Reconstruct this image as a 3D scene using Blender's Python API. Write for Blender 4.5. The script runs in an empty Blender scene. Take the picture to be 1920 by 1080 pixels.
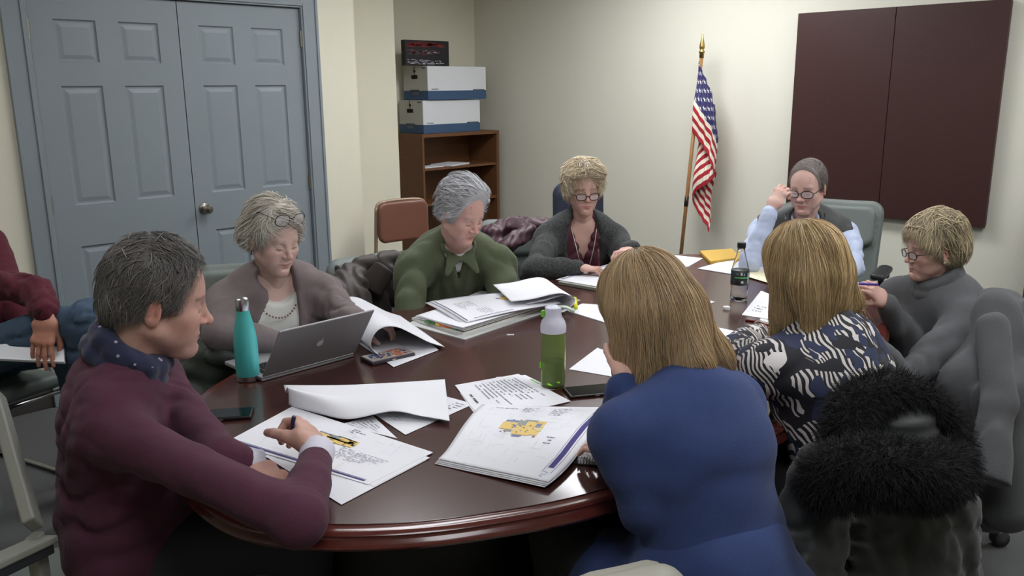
import bpy, bmesh, math, random
import numpy as np
from mathutils import Vector, Matrix, Euler
C = bpy.context.scene.collection
rng = np.random.default_rng(7)
PI = math.pi
# ------------------------------------------------------------------ survey camera
CAM = np.array([-2.0829, -4.5680, 1.575]); FPX = 1594.82
_p, _r, _w = .2322, -.0081, .7848
_c, _s = math.cos(_w), math.sin(_w)
_M = np.array([[_c, _s, 0], [-_s, _c, 0], [0, 0, 1]])
_f = np.array([0, math.cos(_p), -math.sin(_p)]); _u = np.array([0, math.sin(_p), math.cos(_p)]); _x = np.array([1., 0, 0])
CF = _M @ _f; CR = _M @ (_x*math.cos(_r)+_u*math.sin(_r)); CU = _M @ (_u*math.cos(_r)-_x*math.sin(_r))
def V(px, py, t):                      # surveyed point at distance t metres into the room
    return CAM + (CF + CR*(px-960)/FPX + CU*(540-py)/FPX)*t
def at(px, py, z):                     # surveyed point on the level z
    d = CF + CR*(px-960)/FPX + CU*(540-py)/FPX
    return CAM + d*(z-CAM[2])/d[2]
def ata(px, py, ax, v):
    d = CF + CR*(px-960)/FPX + CU*(540-py)/FPX
    return CAM + d*(v-CAM[ax])/d[ax]
def A(*v): return np.array(v, float)
def nrm(v): v = np.asarray(v, float); return v/np.linalg.norm(v)
# ------------------------------------------------------------------ materials
def lin(c):
    c = [x/255 for x in c[:3]]
    return tuple(x/12.92 if x <= .04045 else ((x+.055)/1.055)**2.4 for x in c)
MATS = {}
def mat(name, col, rough=.6, metal=0., spec=.5, bump=0., bscale=200., var=0., vscale=3., attr=False, trans=0., ior=1.45,
        coat=0., sheen=0., sss=0., emit=None, est=0., alpha=1., wood=None, weave=0., aniso=(1,1,1), detail=4):
    if name in MATS: return MATS[name]
    m = bpy.data.materials.new(name); m.use_nodes = True; MATS[name] = m
    nt = m.node_tree; N = nt.nodes; L = nt.links; b = N['Principled BSDF']
    c = lin(col)+(1,)
    b.inputs['Base Color'].default_value = c
    b.inputs['Roughness'].default_value = rough; b.inputs['Metallic'].default_value = metal
    b.inputs['Specular IOR Level'].default_value = spec; b.inputs['IOR'].default_value = ior
    b.inputs['Transmission Weight'].default_value = trans; b.inputs['Coat Weight'].default_value = coat
    b.inputs['Coat Roughness'].default_value = .08; b.inputs['Sheen Weight'].default_value = sheen
    b.inputs['Alpha'].default_value = alpha
    if sss: b.inputs['Subsurface Weight'].default_value = sss; b.inputs['Subsurface Radius'].default_value = (.012, .005, .003); b.inputs['Subsurface Scale'].default_value = 1
    if emit: b.inputs['Emission Color'].default_value = lin(emit)+(1,); b.inputs['Emission Strength'].default_value = est
    tc = N.new('ShaderNodeTexCoord'); src = None
    if attr:
        a = N.new('ShaderNodeAttribute'); a.attribute_name = 'Col'; src = a.outputs['Color']
        L.new(src, b.inputs['Base Color'])
    if wood or var:
        mp = N.new('ShaderNodeMapping'); mp.inputs['Scale'].default_value = aniso if not wood else wood
        L.new(tc.outputs['Object'], mp.inputs['Vector'])
        n = N.new('ShaderNodeTexNoise'); n.inputs['Scale'].default_value = vscale; n.inputs['Detail'].default_value = detail
        n.inputs['Roughness'].default_value = .6
        L.new(mp.outputs[0], n.inputs['Vector'])
        mr = N.new('ShaderNodeMapRange'); mr.inputs[1].default_value = .3; mr.inputs[2].default_value = .7
        mr.inputs[3].default_value = 1-var; mr.inputs[4].default_value = 1+var
        L.new(n.outputs['Fac'], mr.inputs[0])
        mx = N.new('ShaderNodeMix'); mx.data_type = 'RGBA'; mx.blend_type = 'MULTIPLY'; mx.inputs[0].default_value = 1
        if src: L.new(src, mx.inputs[6])
        else: mx.inputs[6].default_value = c
        L.new(mr.outputs[0], mx.inputs[7]); L.new(mx.outputs[2], b.inputs['Base Color'])
    if bump:
        n2 = N.new('ShaderNodeTexNoise'); n2.inputs['Scale'].default_value = bscale; n2.inputs['Detail'].default_value = 3
        mp2 = N.new('ShaderNodeMapping'); mp2.inputs['Scale'].default_value = aniso; L.new(tc.outputs['Object'], mp2.inputs['Vector'])
        L.new(mp2.outputs[0], n2.inputs['Vector'])
        bp = N.new('ShaderNodeBump'); bp.inputs['Strength'].default_value = bump; bp.inputs['Distance'].default_value = .004
        L.new(n2.outputs['Fac'], bp.inputs['Height']); L.new(bp.outputs[0], b.inputs['Normal'])
    return m
# ------------------------------------------------------------------ object making
def tag(o, label=None, cat=None, group=None, kind=None):
    if label: o['label'] = label
    if cat: o['category'] = cat
    if group: o['group'] = group
    if kind: o['kind'] = kind
    return o
def empty(name, loc, label=None, cat=None, group=None):
    o = bpy.data.objects.new(name, None); o.empty_display_size = .05; C.objects.link(o); o.location = Vector(loc)
    return tag(o, label, cat, group)
def rootloc(p):
    l = Vector((0, 0, 0))
    while p is not None: l += p.location; p = p.parent
    return np.array(l)
def mk(name, v, f, m, parent=None, loc=None, smooth=True, col=None, uv=None, auto=None):
    """v, f in world coordinates; the object's origin goes to loc or its base centre"""
    v = np.asarray(v, float).reshape(-1, 3)
    if loc is None:
        loc = A((v[:, 0].min()+v[:, 0].max())/2, (v[:, 1].min()+v[:, 1].max())/2, v[:, 2].min())
    loc = np.asarray(loc, float)
    me = bpy.data.meshes.new(name)
    if isinstance(f, np.ndarray):
        n = len(f); w = f.shape[1]
        me.vertices.add(len(v)); me.vertices.foreach_set('co', (v-loc).astype(np.float32).ravel())
        me.loops.add(n*w); me.loops.foreach_set('vertex_index', f.astype(np.int32).ravel())
        me.polygons.add(n); me.polygons.foreach_set('loop_start', np.arange(n, dtype=np.int32)*w)
        try: me.polygons.foreach_set('loop_total', np.full(n, w, dtype=np.int32))
        except Exception: pass
        me.update(calc_edges=True); me.validate()
    else:
        me.from_pydata([tuple(x) for x in (v-loc)], [], [tuple(q) for q in f]); me.update()
    me.polygons.foreach_set('use_smooth', [smooth]*len(me.polygons))
    if col is not None:
        at_ = me.attributes.new('Col', 'FLOAT_COLOR', 'POINT')
        c4 = np.ones((len(v), 4), np.float32); c4[:, :3] = col; at_.data.foreach_set('color', c4.ravel())
    me.materials.append(m)
    o = bpy.data.objects.new(name, me); C.objects.link(o)
    if parent is not None: o.parent = parent; o.location = Vector(loc-rootloc(parent))
    else: o.location = Vector(loc)
    if auto:
        md = o.modifiers.new('Smooth', 'EDGE_SPLIT'); md.split_angle = math.radians(auto)
    return o
class MB:                               # collects shapes for one mesh object
    def __init__(s): s.v = []; s.f = []; s.n = 0; s.c = []
    def add(s, v, f, col=None):
        v = np.asarray(v, float).reshape(-1, 3); s.v.append(v); s.f += [tuple(int(i)+s.n for i in q) for q in f]; s.n += len(v)
        s.c.append(np.tile(np.asarray(col if col is not None else (1, 1, 1), float), (len(v), 1))); return s
    def box(s, c, h, R=None, bev=0., col=None, seg=2):
        bm = bmesh.new(); bmesh.ops.create_cube(bm, size=2)
        for q in bm.verts: q.co = Vector((q.co.x*h[0], q.co.y*h[1], q.co.z*h[2]))
        if bev: bmesh.ops.bevel(bm, geom=bm.edges[:], offset=bev, segments=seg, profile=.5, affect='EDGES')
        v = np.array([q.co for q in bm.verts]); f = [[q.index for q in fa.verts] for fa in bm.faces]; bm.free()
        if R is not None: v = v @ np.asarray(R).T
        return s.add(v+np.asarray(c, float), f, col)
    def bb(s, lo, hi, bev=0., col=None):
        lo = np.asarray(lo, float); hi = np.asarray(hi, float)
        return s.box((lo+hi)/2, (hi-lo)/2, None, bev, col)
    def tube(s, pts, r, n=10, col=None, cap=True, flat=None):
        pts = np.asarray(pts, float); k = len(pts); r = np.broadcast_to(r, (k,)) if np.ndim(r) < 2 else r
        t = np.gradient(pts, axis=0); t /= np.linalg.norm(t, axis=1)[:, None]+1e-12
        ref = A(0, 0, 1) if abs(t[0][2]) < .9 else A(1, 0, 0)
        a = np.cross(t[0], ref); a /= np.linalg.norm(a); V_ = []
        for i in range(k):
            a = a-t[i]*(a@t[i]); a /= np.linalg.norm(a)+1e-12; b = np.cross(t[i], a)
            for j in range(n):
                th = 2*PI*j/n; fl = 1 if flat is None else flat
                V_.append(pts[i]+r[i]*(a*math.cos(th)+b*math.sin(th)*fl))
        F = [(i*n+j, i*n+(j+1) % n, (i+1)*n+(j+1) % n, (i+1)*n+j) for i in range(k-1) for j in range(n)]
        if cap: F += [tuple(range(n-1, -1, -1)), tuple((k-1)*n+j for j in range(n))]
        return s.add(V_, F, col)
    def lathe(s, prof, c, n=24, R=None, col=None, sx=1., sy=1.):
        V_ = []; m = len(prof)
        for (r, z) in prof:
            for j in range(n):
                th = 2*PI*j/n; V_.append((r*math.cos(th)*sx, r*math.sin(th)*sy, z))
        F = [(i*n+j, i*n+(j+1) % n, (i+1)*n+(j+1) % n, (i+1)*n+j) for i in range(m-1) for j in range(n)]
        F += [tuple(range(n-1, -1, -1)), tuple((m-1)*n+j for j in range(n))]
        V_ = np.array(V_)
        if R is not None: V_ = V_ @ np.asarray(R).T
        return s.add(V_+np.asarray(c, float), F, col)
    def prism(s, poly, z0, z1, col=None):
        n = len(poly); V_ = [(x, y, z0) for x, y in poly]+[(x, y, z1) for x, y in poly]
        F = [tuple(range(n-1, -1, -1)), tuple(range(n, 2*n))]+[(i, (i+1) % n, n+(i+1) % n, n+i) for i in range(n)]
        return s.add(V_, F, col)
    def build(s, name, m, parent=None, loc=None, smooth=False, auto=None, attr=False):
        return mk(name, np.concatenate(s.v), s.f, m, parent, loc, smooth, np.concatenate(s.c) if attr else None, auto=auto)
def rotz(a): c, s = math.cos(a), math.sin(a); return A([c, -s, 0], [s, c, 0], [0, 0, 1])
def frame(f, up=(0, 0, 1)):             # columns right, forward, up
    f = nrm(f); r = nrm(np.cross(f, up)); u = np.cross(r, f); return np.stack([r, f, u], 1)
def spline(P, n=8, closed=False):       # Catmull-Rom
    P = [np.asarray(p, float) for p in P]; out = []; k = len(P)
    rg = range(k) if closed else range(k-1)
    for i in rg:
        if closed: a, b, c, d = P[(i-1) % k], P[i], P[(i+1) % k], P[(i+2) % k]
        else: a, b, c, d = P[max(i-1, 0)], P[i], P[i+1], P[min(i+2, k-1)]
        for j in range(n):
            t = j/n; out.append(.5*((2*b)+(-a+c)*t+(2*a-5*b+4*c-d)*t*t+(-a+3*b-3*c+d)*t**3))
    if not closed: out.append(P[-1])
    return np.array(out)
# ------------------------------------------------------------------ implicit surfaces
def smin(a, b, k):
    if k <= 0: return np.minimum(a, b)
    h = np.maximum(k-np.abs(a-b), 0)/k
    return np.minimum(a, b)-h*h*k*.25
class Sdf:
    def __init__(s): s.p = []; s.noise = []
    def _add(s, fn, lo, hi, k, op): s.p.append((fn, np.asarray(lo, float), np.asarray(hi, float), k, op)); return s
    def cone(s, a, b, ra, rb=None, k=.02, op='u', wr=None):
        a = np.asarray(a, float); b = np.asarray(b, float); rb = ra if rb is None else rb; d = b-a; L2 = max(d@d, 1e-12)
        def fn(P):
            q = P-a; t = np.clip((q@d)/L2, 0, 1); r = ra+(rb-ra)*t
            if wr:                       # cloth rings: amplitude, count, centre, width
                w = np.exp(-((t-wr[2])/wr[3])**2); r = r+wr[0]*w*np.sin(t*wr[1]+3*(q[..., 0]+q[..., 1]*1.3)*18)
            return np.sqrt(((q-t[..., None]*d)**2).sum(-1)+1e-12)-r
        R = max(ra, rb)
        return s._add(fn, np.minimum(a, b)-R, np.maximum(a, b)+R, k, op)
    def econe(s, a, b, A_, B_, lat, k=.03, op='u'):
        a = np.asarray(a, float); b = np.asarray(b, float); d = b-a; L2 = max(d@d, 1e-12); dn = d/np.sqrt(L2)
        lat = np.asarray(lat, float); lat = nrm(lat-dn*(lat@dn)); dep = np.cross(dn, lat)
        def fn(P):
            q = P-a; t = np.clip((q@d)/L2, 0, 1); w = A_[0]+(B_[0]-A_[0])*t; e = A_[1]+(B_[1]-A_[1])*t
            q = q-t[..., None]*d; l = q@lat; g = q@dep; h = q@dn; mn = np.minimum(w, e)
            return (np.sqrt((l/w)**2+(g/e)**2+(h/mn)**2+1e-12)-1)*mn
        R = max(A_[0], B_[0], A_[1], B_[1])
        return s._add(fn, np.minimum(a, b)-R, np.maximum(a, b)+R, k, op)
    def ell(s, c, r, R=None, k=.02, op='u'):
        c = np.asarray(c, float); r = np.asarray(r, float); R_ = np.eye(3) if R is None else np.asarray(R, float)
        def fn(P):
            q = (P-c)@R_; n0 = np.sqrt(((q/r)**2).sum(-1)+1e-12); n1 = np.sqrt(((q/(r*r))**2).sum(-1)+1e-9)
            return n0*(n0-1)/n1
        e = np.abs(R_)@r
        return s._add(fn, c-e, c+e, k, op)
    def rbox(s, c, h, r, R=None, k=.01, op='u', bend=0.):
        c = np.asarray(c, float); h = np.asarray(h, float)-r; R_ = np.eye(3) if R is None else np.asarray(R, float)
        def fn(P):
            q = (P-c)@R_
            if bend: q = q.copy(); q[..., 1] = q[..., 1]-bend*q[..., 0]**2
            q = np.abs(q)-h
            return np.sqrt((np.maximum(q, 0)**2).sum(-1))+np.minimum(q.max(-1), 0)-r
        e = np.abs(R_)@(h+r+abs(bend)*h[0]**2)
        return s._add(fn, c-e, c+e, k, op)
    def pad(s, c, hx, hz, th, cr, r=.012, R=None, k=.01, op='u', bend=0.):
        c = np.asarray(c, float); R_ = np.eye(3) if R is None else np.asarray(R, float)
        def fn(P):
            q = (P-c)@R_; y = q[..., 1]-bend*q[..., 0]**2; dx = np.abs(q[..., 0])-(hx-cr); dz = np.abs(q[..., 2])-(hz-cr)
            d2 = np.sqrt(np.maximum(dx, 0)**2+np.maximum(dz, 0)**2)+np.minimum(np.maximum(dx, dz), 0)-cr+r; w = np.abs(y)-th+r
            return np.sqrt(np.maximum(d2, 0)**2+np.maximum(w, 0)**2)+np.minimum(np.maximum(d2, w), 0)-r
        e = np.abs(R_)@A(hx, th+abs(bend)*hx*hx, hz)
        return s._add(fn, c-e, c+e, k, op)
    def plane(s, c, n, k=.0, op='s'):   # removes the side n points to
        c = np.asarray(c, float); n = nrm(n)
        return s._add(lambda P: -((P-c)@n), None, None, k, op)
    def func(s, fn, lo, hi, k=.0, op='u'): return s._add(fn, lo, hi, k, op)
    def comb(s, F, d, k, op):
        if op == 'u': return smin(F, d, k)
        if op == 's': return -smin(-F, d, k)
        return -smin(-F, -d, k)
    def __call__(s, P):
        F = np.full(P.shape[:-1], 9.)
        for fn, lo, hi, k, op in s.p: F = s.comb(F, fn(P), k, op)
        for n in s.noise: F = F+n(P)
        return F
    def grad(s, P, e=.002):
        g = np.stack([s(P+e*np.eye(3)[i])-s(P-e*np.eye(3)[i]) for i in range(3)], -1)
        return g/(np.linalg.norm(g, axis=-1, keepdims=True)+1e-9)
    def bounds(s):
        lo = np.min([p[1] for p in s.p if p[4] == 'u' and p[1].ndim], axis=0); hi = np.max([p[2] for p in s.p if p[4] == 'u' and p[1].ndim], axis=0)
        return lo, hi
    def mesh(s, h, lo=None, hi=None):
        l, u = s.bounds(); lo = l if lo is None else np.maximum(lo, l); hi = u if hi is None else np.minimum(hi, u)
        lo = lo-.02-2*h; hi = hi+.02+2*h
        n = np.ceil((hi-lo)/h).astype(int)+1
        ax = [lo[i]+h*np.arange(n[i]) for i in range(3)]
        F = np.full(n, .08, np.float64)
        for fn, a, b, k, op in s.p:
            pad = k+3*h+.008+(.03 if op != 'u' else 0)
            if a is None or a.ndim == 0 or op == 'i': i0 = np.zeros(3, int); i1 = n
            else:
                i0 = np.clip(np.floor((a-pad-lo)/h).astype(int), 0, n); i1 = np.clip(np.ceil((b+pad-lo)/h).astype(int)+1, 0, n)
            if (i1 <= i0).any(): continue
            g = np.stack(np.meshgrid(*[ax[i][i0[i]:i1[i]] for i in range(3)], indexing='ij'), -1)
            sl = tuple(slice(i0[i], i1[i]) for i in range(3)); F[sl] = s.comb(F[sl], fn(g), k, op)
        if s.noise:
            m = np.abs(F) < .05; ii = np.argwhere(m); P = lo+ii*h
            F[m] += sum(q(P) for q in s.noise)
        return nets(F, lo, h)
def nets(F, lo, h):
    S = F < 0
    for a in range(3):                   # never leave the grid open
        sl = [slice(None)]*3
        for e in (0, -1): sl[a] = e; S[tuple(sl)] = False; F[tuple(sl)] = np.maximum(F[tuple(sl)], h*.3)
    n = np.array(F.shape)-1
    cs = [(i, j, k) for i in (0, 1) for j in (0, 1) for k in (0, 1)]
    def cut(Q, c): return Q[c[0]:c[0]+n[0], c[1]:c[1]+n[1], c[2]:c[2]+n[2]]
    cnt = sum(cut(S, c).astype(np.int8) for c in cs); act = (cnt > 0) & (cnt < 8)
    idx = -np.ones(n, np.int64); ij = np.argwhere(act); idx[act] = np.arange(len(ij))
    vals = {c: F[ij[:, 0]+c[0], ij[:, 1]+c[1], ij[:, 2]+c[2]] for c in cs}
    acc = np.zeros((len(ij), 3)); w = np.zeros(len(ij))
    for c in cs:
        for a in range(3):
            if c[a] == 0:
                d = list(c); d[a] = 1; v0 = vals[c]; v1 = vals[tuple(d)]; m = (v0 < 0) != (v1 < 0)
                t = np.where(m, v0/np.where(m, v0-v1, 1), 0); p = np.tile(np.array(c, float), (len(ij), 1)); p[:, a] += t
                acc += p*m[:, None]; w += m
    Vt = lo+(ij+acc/np.maximum(w, 1)[:, None])*h; Q = []
    for a in range(3):
        b, c = (a+1) % 3, (a+2) % 3
        s0 = [slice(None)]*3; s1 = [slice(None)]*3; s0[a] = slice(0, -1); s1[a] = slice(1, None)
        d = S[tuple(s0)].astype(np.int8)-S[tuple(s1)].astype(np.int8)
        e = np.argwhere(d != 0); e = e[(e[:, b] > 0) & (e[:, c] > 0) & (e[:, b] < n[b]) & (e[:, c] < n[c])]
        if not len(e): continue
        def cell(db, dc): q = e.copy(); q[:, b] += db; q[:, c] += dc; return idx[q[:, 0], q[:, 1], q[:, 2]]
        q = np.stack([cell(-1, -1), cell(0, -1), cell(0, 0), cell(-1, 0)], 1); sg = d[e[:, 0], e[:, 1], e[:, 2]]
        q[sg < 0] = q[sg < 0][:, ::-1]; q = q[(q >= 0).all(1)]; Q.append(q)
    return Vt, np.concatenate(Q)
def wob(seed, f, amp, st=(1, 1, 1), warp=1.2):      # smooth cloth noise
    r = np.random.default_rng(seed); D = r.normal(size=(6, 3)); D /= np.linalg.norm(D, axis=1)[:, None]; ph = r.uniform(0, 6.3, 6); st = np.asarray(st, float)
    def fn(P):
        q = P*st*f; w = warp*np.sin(q@D[3]*.5+ph[3])+warp*.7*np.sin(q@D[4]*.8+ph[4])
        a = np.sin(q@D[0]+w+ph[0])+np.sin(q@D[1]*1.3-w+ph[1])+.6*np.sin(q@D[2]*2.1+w*1.5+ph[2])
        return amp*a/2.6
    return fn
def crease(seed, f, amp, st=(1, 1, 1), warp=1.5, c=None, rad=.2):     # sharper valley folds, optionally near a place
    w = wob(seed, f*2.2, 1., st, warp); cc = None if c is None else np.asarray(c, float)
    def fn(P):
        a = np.abs(w(P)); v = amp*(.9*np.exp(-(a*3.4)**2)-.35*np.exp(-((a-.6)*3.)**2))
        if cc is not None: v = v*np.exp(-((P-cc)**2).sum(-1)/rad**2)
        return v
    return fn
def smk(name, S, h, m, parent=None, loc=None, col=None, lo=None, hi=None, xf=None, sm=0):
    v, f = S.mesh(h, lo, hi)
    if sm: v = relax(v, f, sm)
    cc = col(v) if callable(col) else col
    if xf is not None: v = v@xf[0].T+xf[1]
    return mk(name, v, f, m, parent, loc, True, cc)
def relax(v, f, it=1):
    for _ in range(it):
        a = np.zeros_like(v); n = np.zeros(len(v))
        for i in range(4):
            for j in (1, 3): np.add.at(a, f[:, i], v[f[:, (i+j) % 4]]); np.add.at(n, f[:, i], 1)
        v = v*.5+.5*a/np.maximum(n, 1)[:, None]
    return v
# ------------------------------------------------------------------ strands of hair and fur
def tubes(P, r, n=3):                   # P strands x points x 3, r strands x points
    N_, K = P.shape[:2]; t = np.gradient(P, axis=1); t /= np.linalg.norm(t, axis=2, keepdims=True)+1e-9
    ref = rng.normal(size=(N_, 1, 3)); a = np.cross(t, ref); a /= np.linalg.norm(a, axis=2, keepdims=True)+1e-9; b = np.cross(t, a)
    th = np.arange(n)*2*PI/n
    Q = P[:, :, None]+r[:, :, None, None]*(a[:, :, None]*np.cos(th)[:, None]+b[:, :, None]*np.sin(th)[:, None])
    i = np.arange(N_)[:, None, None]*K*n; k = np.arange(K-1)[None, :, None]*n; j = np.arange(n)[None, None]
    F = np.stack([i+k+j, i+k+(j+1) % n, i+k+n+(j+1) % n, i+k+n+j], -1).reshape(-1, 4)
    return Q.reshape(-1, 3), F
def grow(S, roots, field, K, step, lift=(.001, .004), rad=.0012, seed=1, jit=.15, tip=.35, free=None, wave=0., cut=None):
    """strands combed over the surface S; field(P) gives the combing direction; free(P) -> weight of hanging free"""
    r = np.random.default_rng(seed); N_ = len(roots); p = roots.copy(); out = []
    li = r.uniform(lift[0], lift[1], N_); jd = r.normal(size=(N_, 3))*jit; st = step*r.uniform(.75, 1.15, N_); ph = r.uniform(0, 6.3, N_)
    for k in range(K):
        d = S(p); g = S.grad(p, .003); tgt = li*(1+.8*k/K)
        fr = free(p) if free is not None else np.zeros(N_)
        mv = (tgt-d)*(1-fr); mv = np.where(fr > .5, np.maximum(tgt-d, 0)*.8, mv)
        p = p+g*np.clip(mv, -.012, .012)[:, None]; out.append(p.copy())
        v = field(p)+jd+wave*np.sin(ph+k*.9)[:, None]*np.cross(g, field(p))
        vt = v-g*(v*g).sum(1)[:, None]; vt = vt*(1-fr[:, None])+v*fr[:, None]
        vt /= np.linalg.norm(vt, axis=1)[:, None]+1e-9; p = p+vt*st[:, None]
    P = np.stack(out, 1); prof = np.linspace(0, 1, K); rr = rad*(.55+.45*np.minimum(prof*5, 1))*(1-(1-tip)*prof**2)
    R_ = np.tile(rr, (N_, 1))*r.uniform(.7, 1.3, N_)[:, None]
    if cut is not None: R_ = R_*np.clip((cut[1]+r.normal(size=(N_, 1))*cut[2]-cut[0](P))/.03, 0.02, 1)
    return P, R_
def mixcol(c1, c2, t): return np.outer(1-t, lin(c1))+np.outer(t, lin(c2))
def pick(v, n, seed, mask=None):
    r = np.random.default_rng(seed)
    if mask is not None: v = v[mask]
    return v[r.integers(0, len(v), n)]+r.normal(size=(n, 3))*.0015
# ================================================================== THE ROOM
WX, RY = 3.16, 1.12                    # board wall, recess wall
WALLC = (218, 214, 195)
m_wall = mat('wall_paint', WALLC, .85, bump=.12, bscale=90, var=.015, vscale=1.5)
m_wallb = mat('wall_covering', (214, 212, 198), .8, bump=.2, bscale=160, var=.02, vscale=2, aniso=(1, 1, .15))
m_ceil = mat('ceiling_tile', (225, 225, 220), .9, bump=.4, bscale=60)
m_carpet = mat('carpet', (86, 88, 88), .95, bump=.9, bscale=500, var=.22, vscale=160, detail=6, sheen=.2)
m_door = mat('door_paint', (132, 141, 146), .45, var=.03, vscale=2, bump=.03, bscale=60)
m_brass = mat('brass_hinge', (150, 142, 118), .4, .8)
m_nickel = mat('nickel_knob', (190, 185, 175), .22, 1.)
m_board = mat('mahogany_laminate', (60, 36, 33), .42, spec=.45, wood=(1, 1, 6), var=.14, vscale=40)
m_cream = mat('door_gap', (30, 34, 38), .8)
def setting(name, mb, m, **k): o = mb.build(name, m, **k); tag(o, kind='structure'); return o
X0, Y0, ZC = -3.9, -6.4, 2.62
setting('floor', MB().bb((X0, Y0, -.1), (WX+.1, RY+.1, 0)), m_carpet)
setting('ceiling', MB().bb((X0, Y0, ZC), (WX+.1, RY+.1, ZC+.1)), m_ceil)
setting('wall_left', MB().bb((X0, 0, 0), (-.745, .12, ZC)).bb((.745, 0, 0), (1.118, .12, ZC)).bb((-.745, 0, 2.045), (.745, .12, ZC)).bb((1.0, .12, 0), (1.118, .5, ZC)), m_wall)
setting('wall_inner', MB().bb((1.0, .5, 0), (1.811, .62, ZC)).bb((1.7, .62, 0), (1.811, RY, ZC)), m_wall)
setting('wall_recess', MB().bb((1.7, RY, 0), (WX+.1, RY+.1, ZC)), m_wall)
setting('wall_back', MB().bb((WX, Y0, 0), (WX+.1, RY, ZC)), m_wallb)
setting('wall_right', MB().bb((X0, Y0-.1, 0), (WX+.1, Y0, ZC)), m_wall)
setting('wall_front', MB().bb((X0-.1, Y0-.1, 0), (X0, .12, ZC)), m_wall)
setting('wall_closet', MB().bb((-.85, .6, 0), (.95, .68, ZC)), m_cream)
bb_ = mat('vinyl_base', (70, 68, 66), .5)
setting('baseboard_left', MB().bb((X0, -.012, 0), (-.845, 0, .1), .003).bb((.845, -.012, 0), (1.13, 0, .1), .003), bb_)
setting('baseboard_back', MB().bb((WX-.012, Y0, 0), (WX, RY, .1), .003), bb_)
setting('baseboard_recess', MB().bb((1.811, RY-.012, 0), (WX, RY, .1), .003), bb_)
# casing and jambs
tr = MB()
for s in (-1, 1):
    tr.bb((min(s*.735, s*.845), -.02, 0), (max(s*.735, s*.845), .0, 2.13), .004)
    tr.bb((min(s*.745, s*.762), -.028, 0), (max(s*.745, s*.762), -.018, 2.06), .003)
    tr.bb((min(s*.828, s*.845), -.028, 0), (max(s*.828, s*.845), -.018, 2.13), .003)
    tr.bb((min(s*.735, s*.745), -.005, 0), (max(s*.735, s*.745), .12, 2.04), .001)
tr.bb((-.735, -.0195, 2.034), (.735, 0, 2.1295), .002); tr.bb((-.744, -.0275, 2.044), (.744, -.017, 2.0595), .002); tr.bb((-.827, -.0275, 2.1135), (.827, -.017, 2.1295), .002); tr.bb((-.7345, -.004, 2.0335), (.7345, .119, 2.0445))
setting('trim_1', tr, m_door)
# six-panel leaves
def leaf(n, x0, x1, hinge):
    mb = MB(); yf, yb, w = .004, .04, x1-x0
    st, pw = .1135, .2
    xs = [x0+.012+.0, 0, 0, 0]; a1, a2, a3, a4 = .618, .4205, .3102, .1095
    if x0 < 0: px = [(-a1, -a2), (-a3, -a4)]
    else: px = [(a4, a3), (a2, a1)]
    rows = [(1.911, 1.708), (1.596, 1.010), (.800, .230)]
    # stiles and rails
    xe = [x0]+[q for p in px for q in p]+[x1]
    for i in (0, 2, 4): mb.bb((xe[i], yf, .01), (xe[i+1], yb, 2.03), .0)
    zr = [2.03, rows[0][0], rows[0][1], rows[1][0], rows[1][1], rows[2][0], rows[2][1], .01]
    for p in px:
        for i in (0, 2, 4, 6): mb.bb((p[0], yf, zr[i+1]), (p[1], yb, zr[i]))
        for zt, zb in rows:     # bevelled raised panel
            lv = [(0, 0), (.003, .005), (.008, .009), (.016, .009), (.036, .004)]
            V_ = []; F = []
            for (ins, d) in lv:
                V_ += [(p[0]+ins, yf+d, zb+ins), (p[1]-ins, yf+d, zb+ins), (p[1]-ins, yf+d, zt-ins), (p[0]+ins, yf+d, zt-ins)]
            for k in range(len(lv)-1):
                for j in range(4): F.append((k*4+j, k*4+(j+1) % 4, k*4+4+(j+1) % 4, k*4+4+j))
            F.append(tuple(range((len(lv)-1)*4, len(lv)*4))); mb.add(V_, F)
            mb.bb((p[0], yb-.012, zb), (p[1], yb, zt))
    o = setting('door_%d' % n, mb, m_door)
    for z in (1.86, 1.02, .25):
        h = MB().tube([(hinge, -.006, z-.045), (hinge, -.006, z+.045)], .0065, 10).bb((min(hinge, hinge-.0), .0-.004, z-.043), (hinge+(.006 if hinge < 0 else .0), .003, z+.043)) if hinge < 0 else \
            MB().tube([(hinge, -.006, z-.045), (hinge, -.006, z+.045)], .0065, 10).bb((hinge-.006, -.004, z-.043), (hinge, .003, z+.043))
        h.build('hinge', m_brass, o)
    return o
d1 = leaf(1, -.7315, -.0025, -.733); d2 = leaf(2, .0025, .7315, .733)
Rk = A([1, 0, 0], [0, 0, -1], [0, 1, 0])
kb = MB().lathe([(.0, 0), (.031, 0), (.031, .006), (.013, .01), (.011, .03), (.02, .036), (.027, .046), (.027, .056), (.02, .064), (.0, .066)], (.052, .004, .925), 24, Rk)
tag(kb.build('door_knob', m_nickel, d2, smooth=True, auto=35), label='polished nickel door knob')
# ------------------------------------------------------------------ wall cabinet board
e = empty('wall_board_cabinet', (WX-.03, -2.51, .786), 'large dark mahogany two-door presentation board hanging on the wall', 'board cabinet')
y0, ym, y1, zb, zt, xf = -1.914, -2.515, -3.11, .786, 2.006, 3.108
MB().bb((xf+.022, y1+.006, zb+.006), (WX, y0-.006, zt-.006), .002).build('cabinet_box', m_board, e)
MB().bb((xf, ym+.0015, zb), (xf+.021, y0, zt), .002).build('door', m_board, e)
MB().bb((xf, y1, zb), (xf+.021, ym-.0015, zt), .002).build('door', m_board, e)
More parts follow.
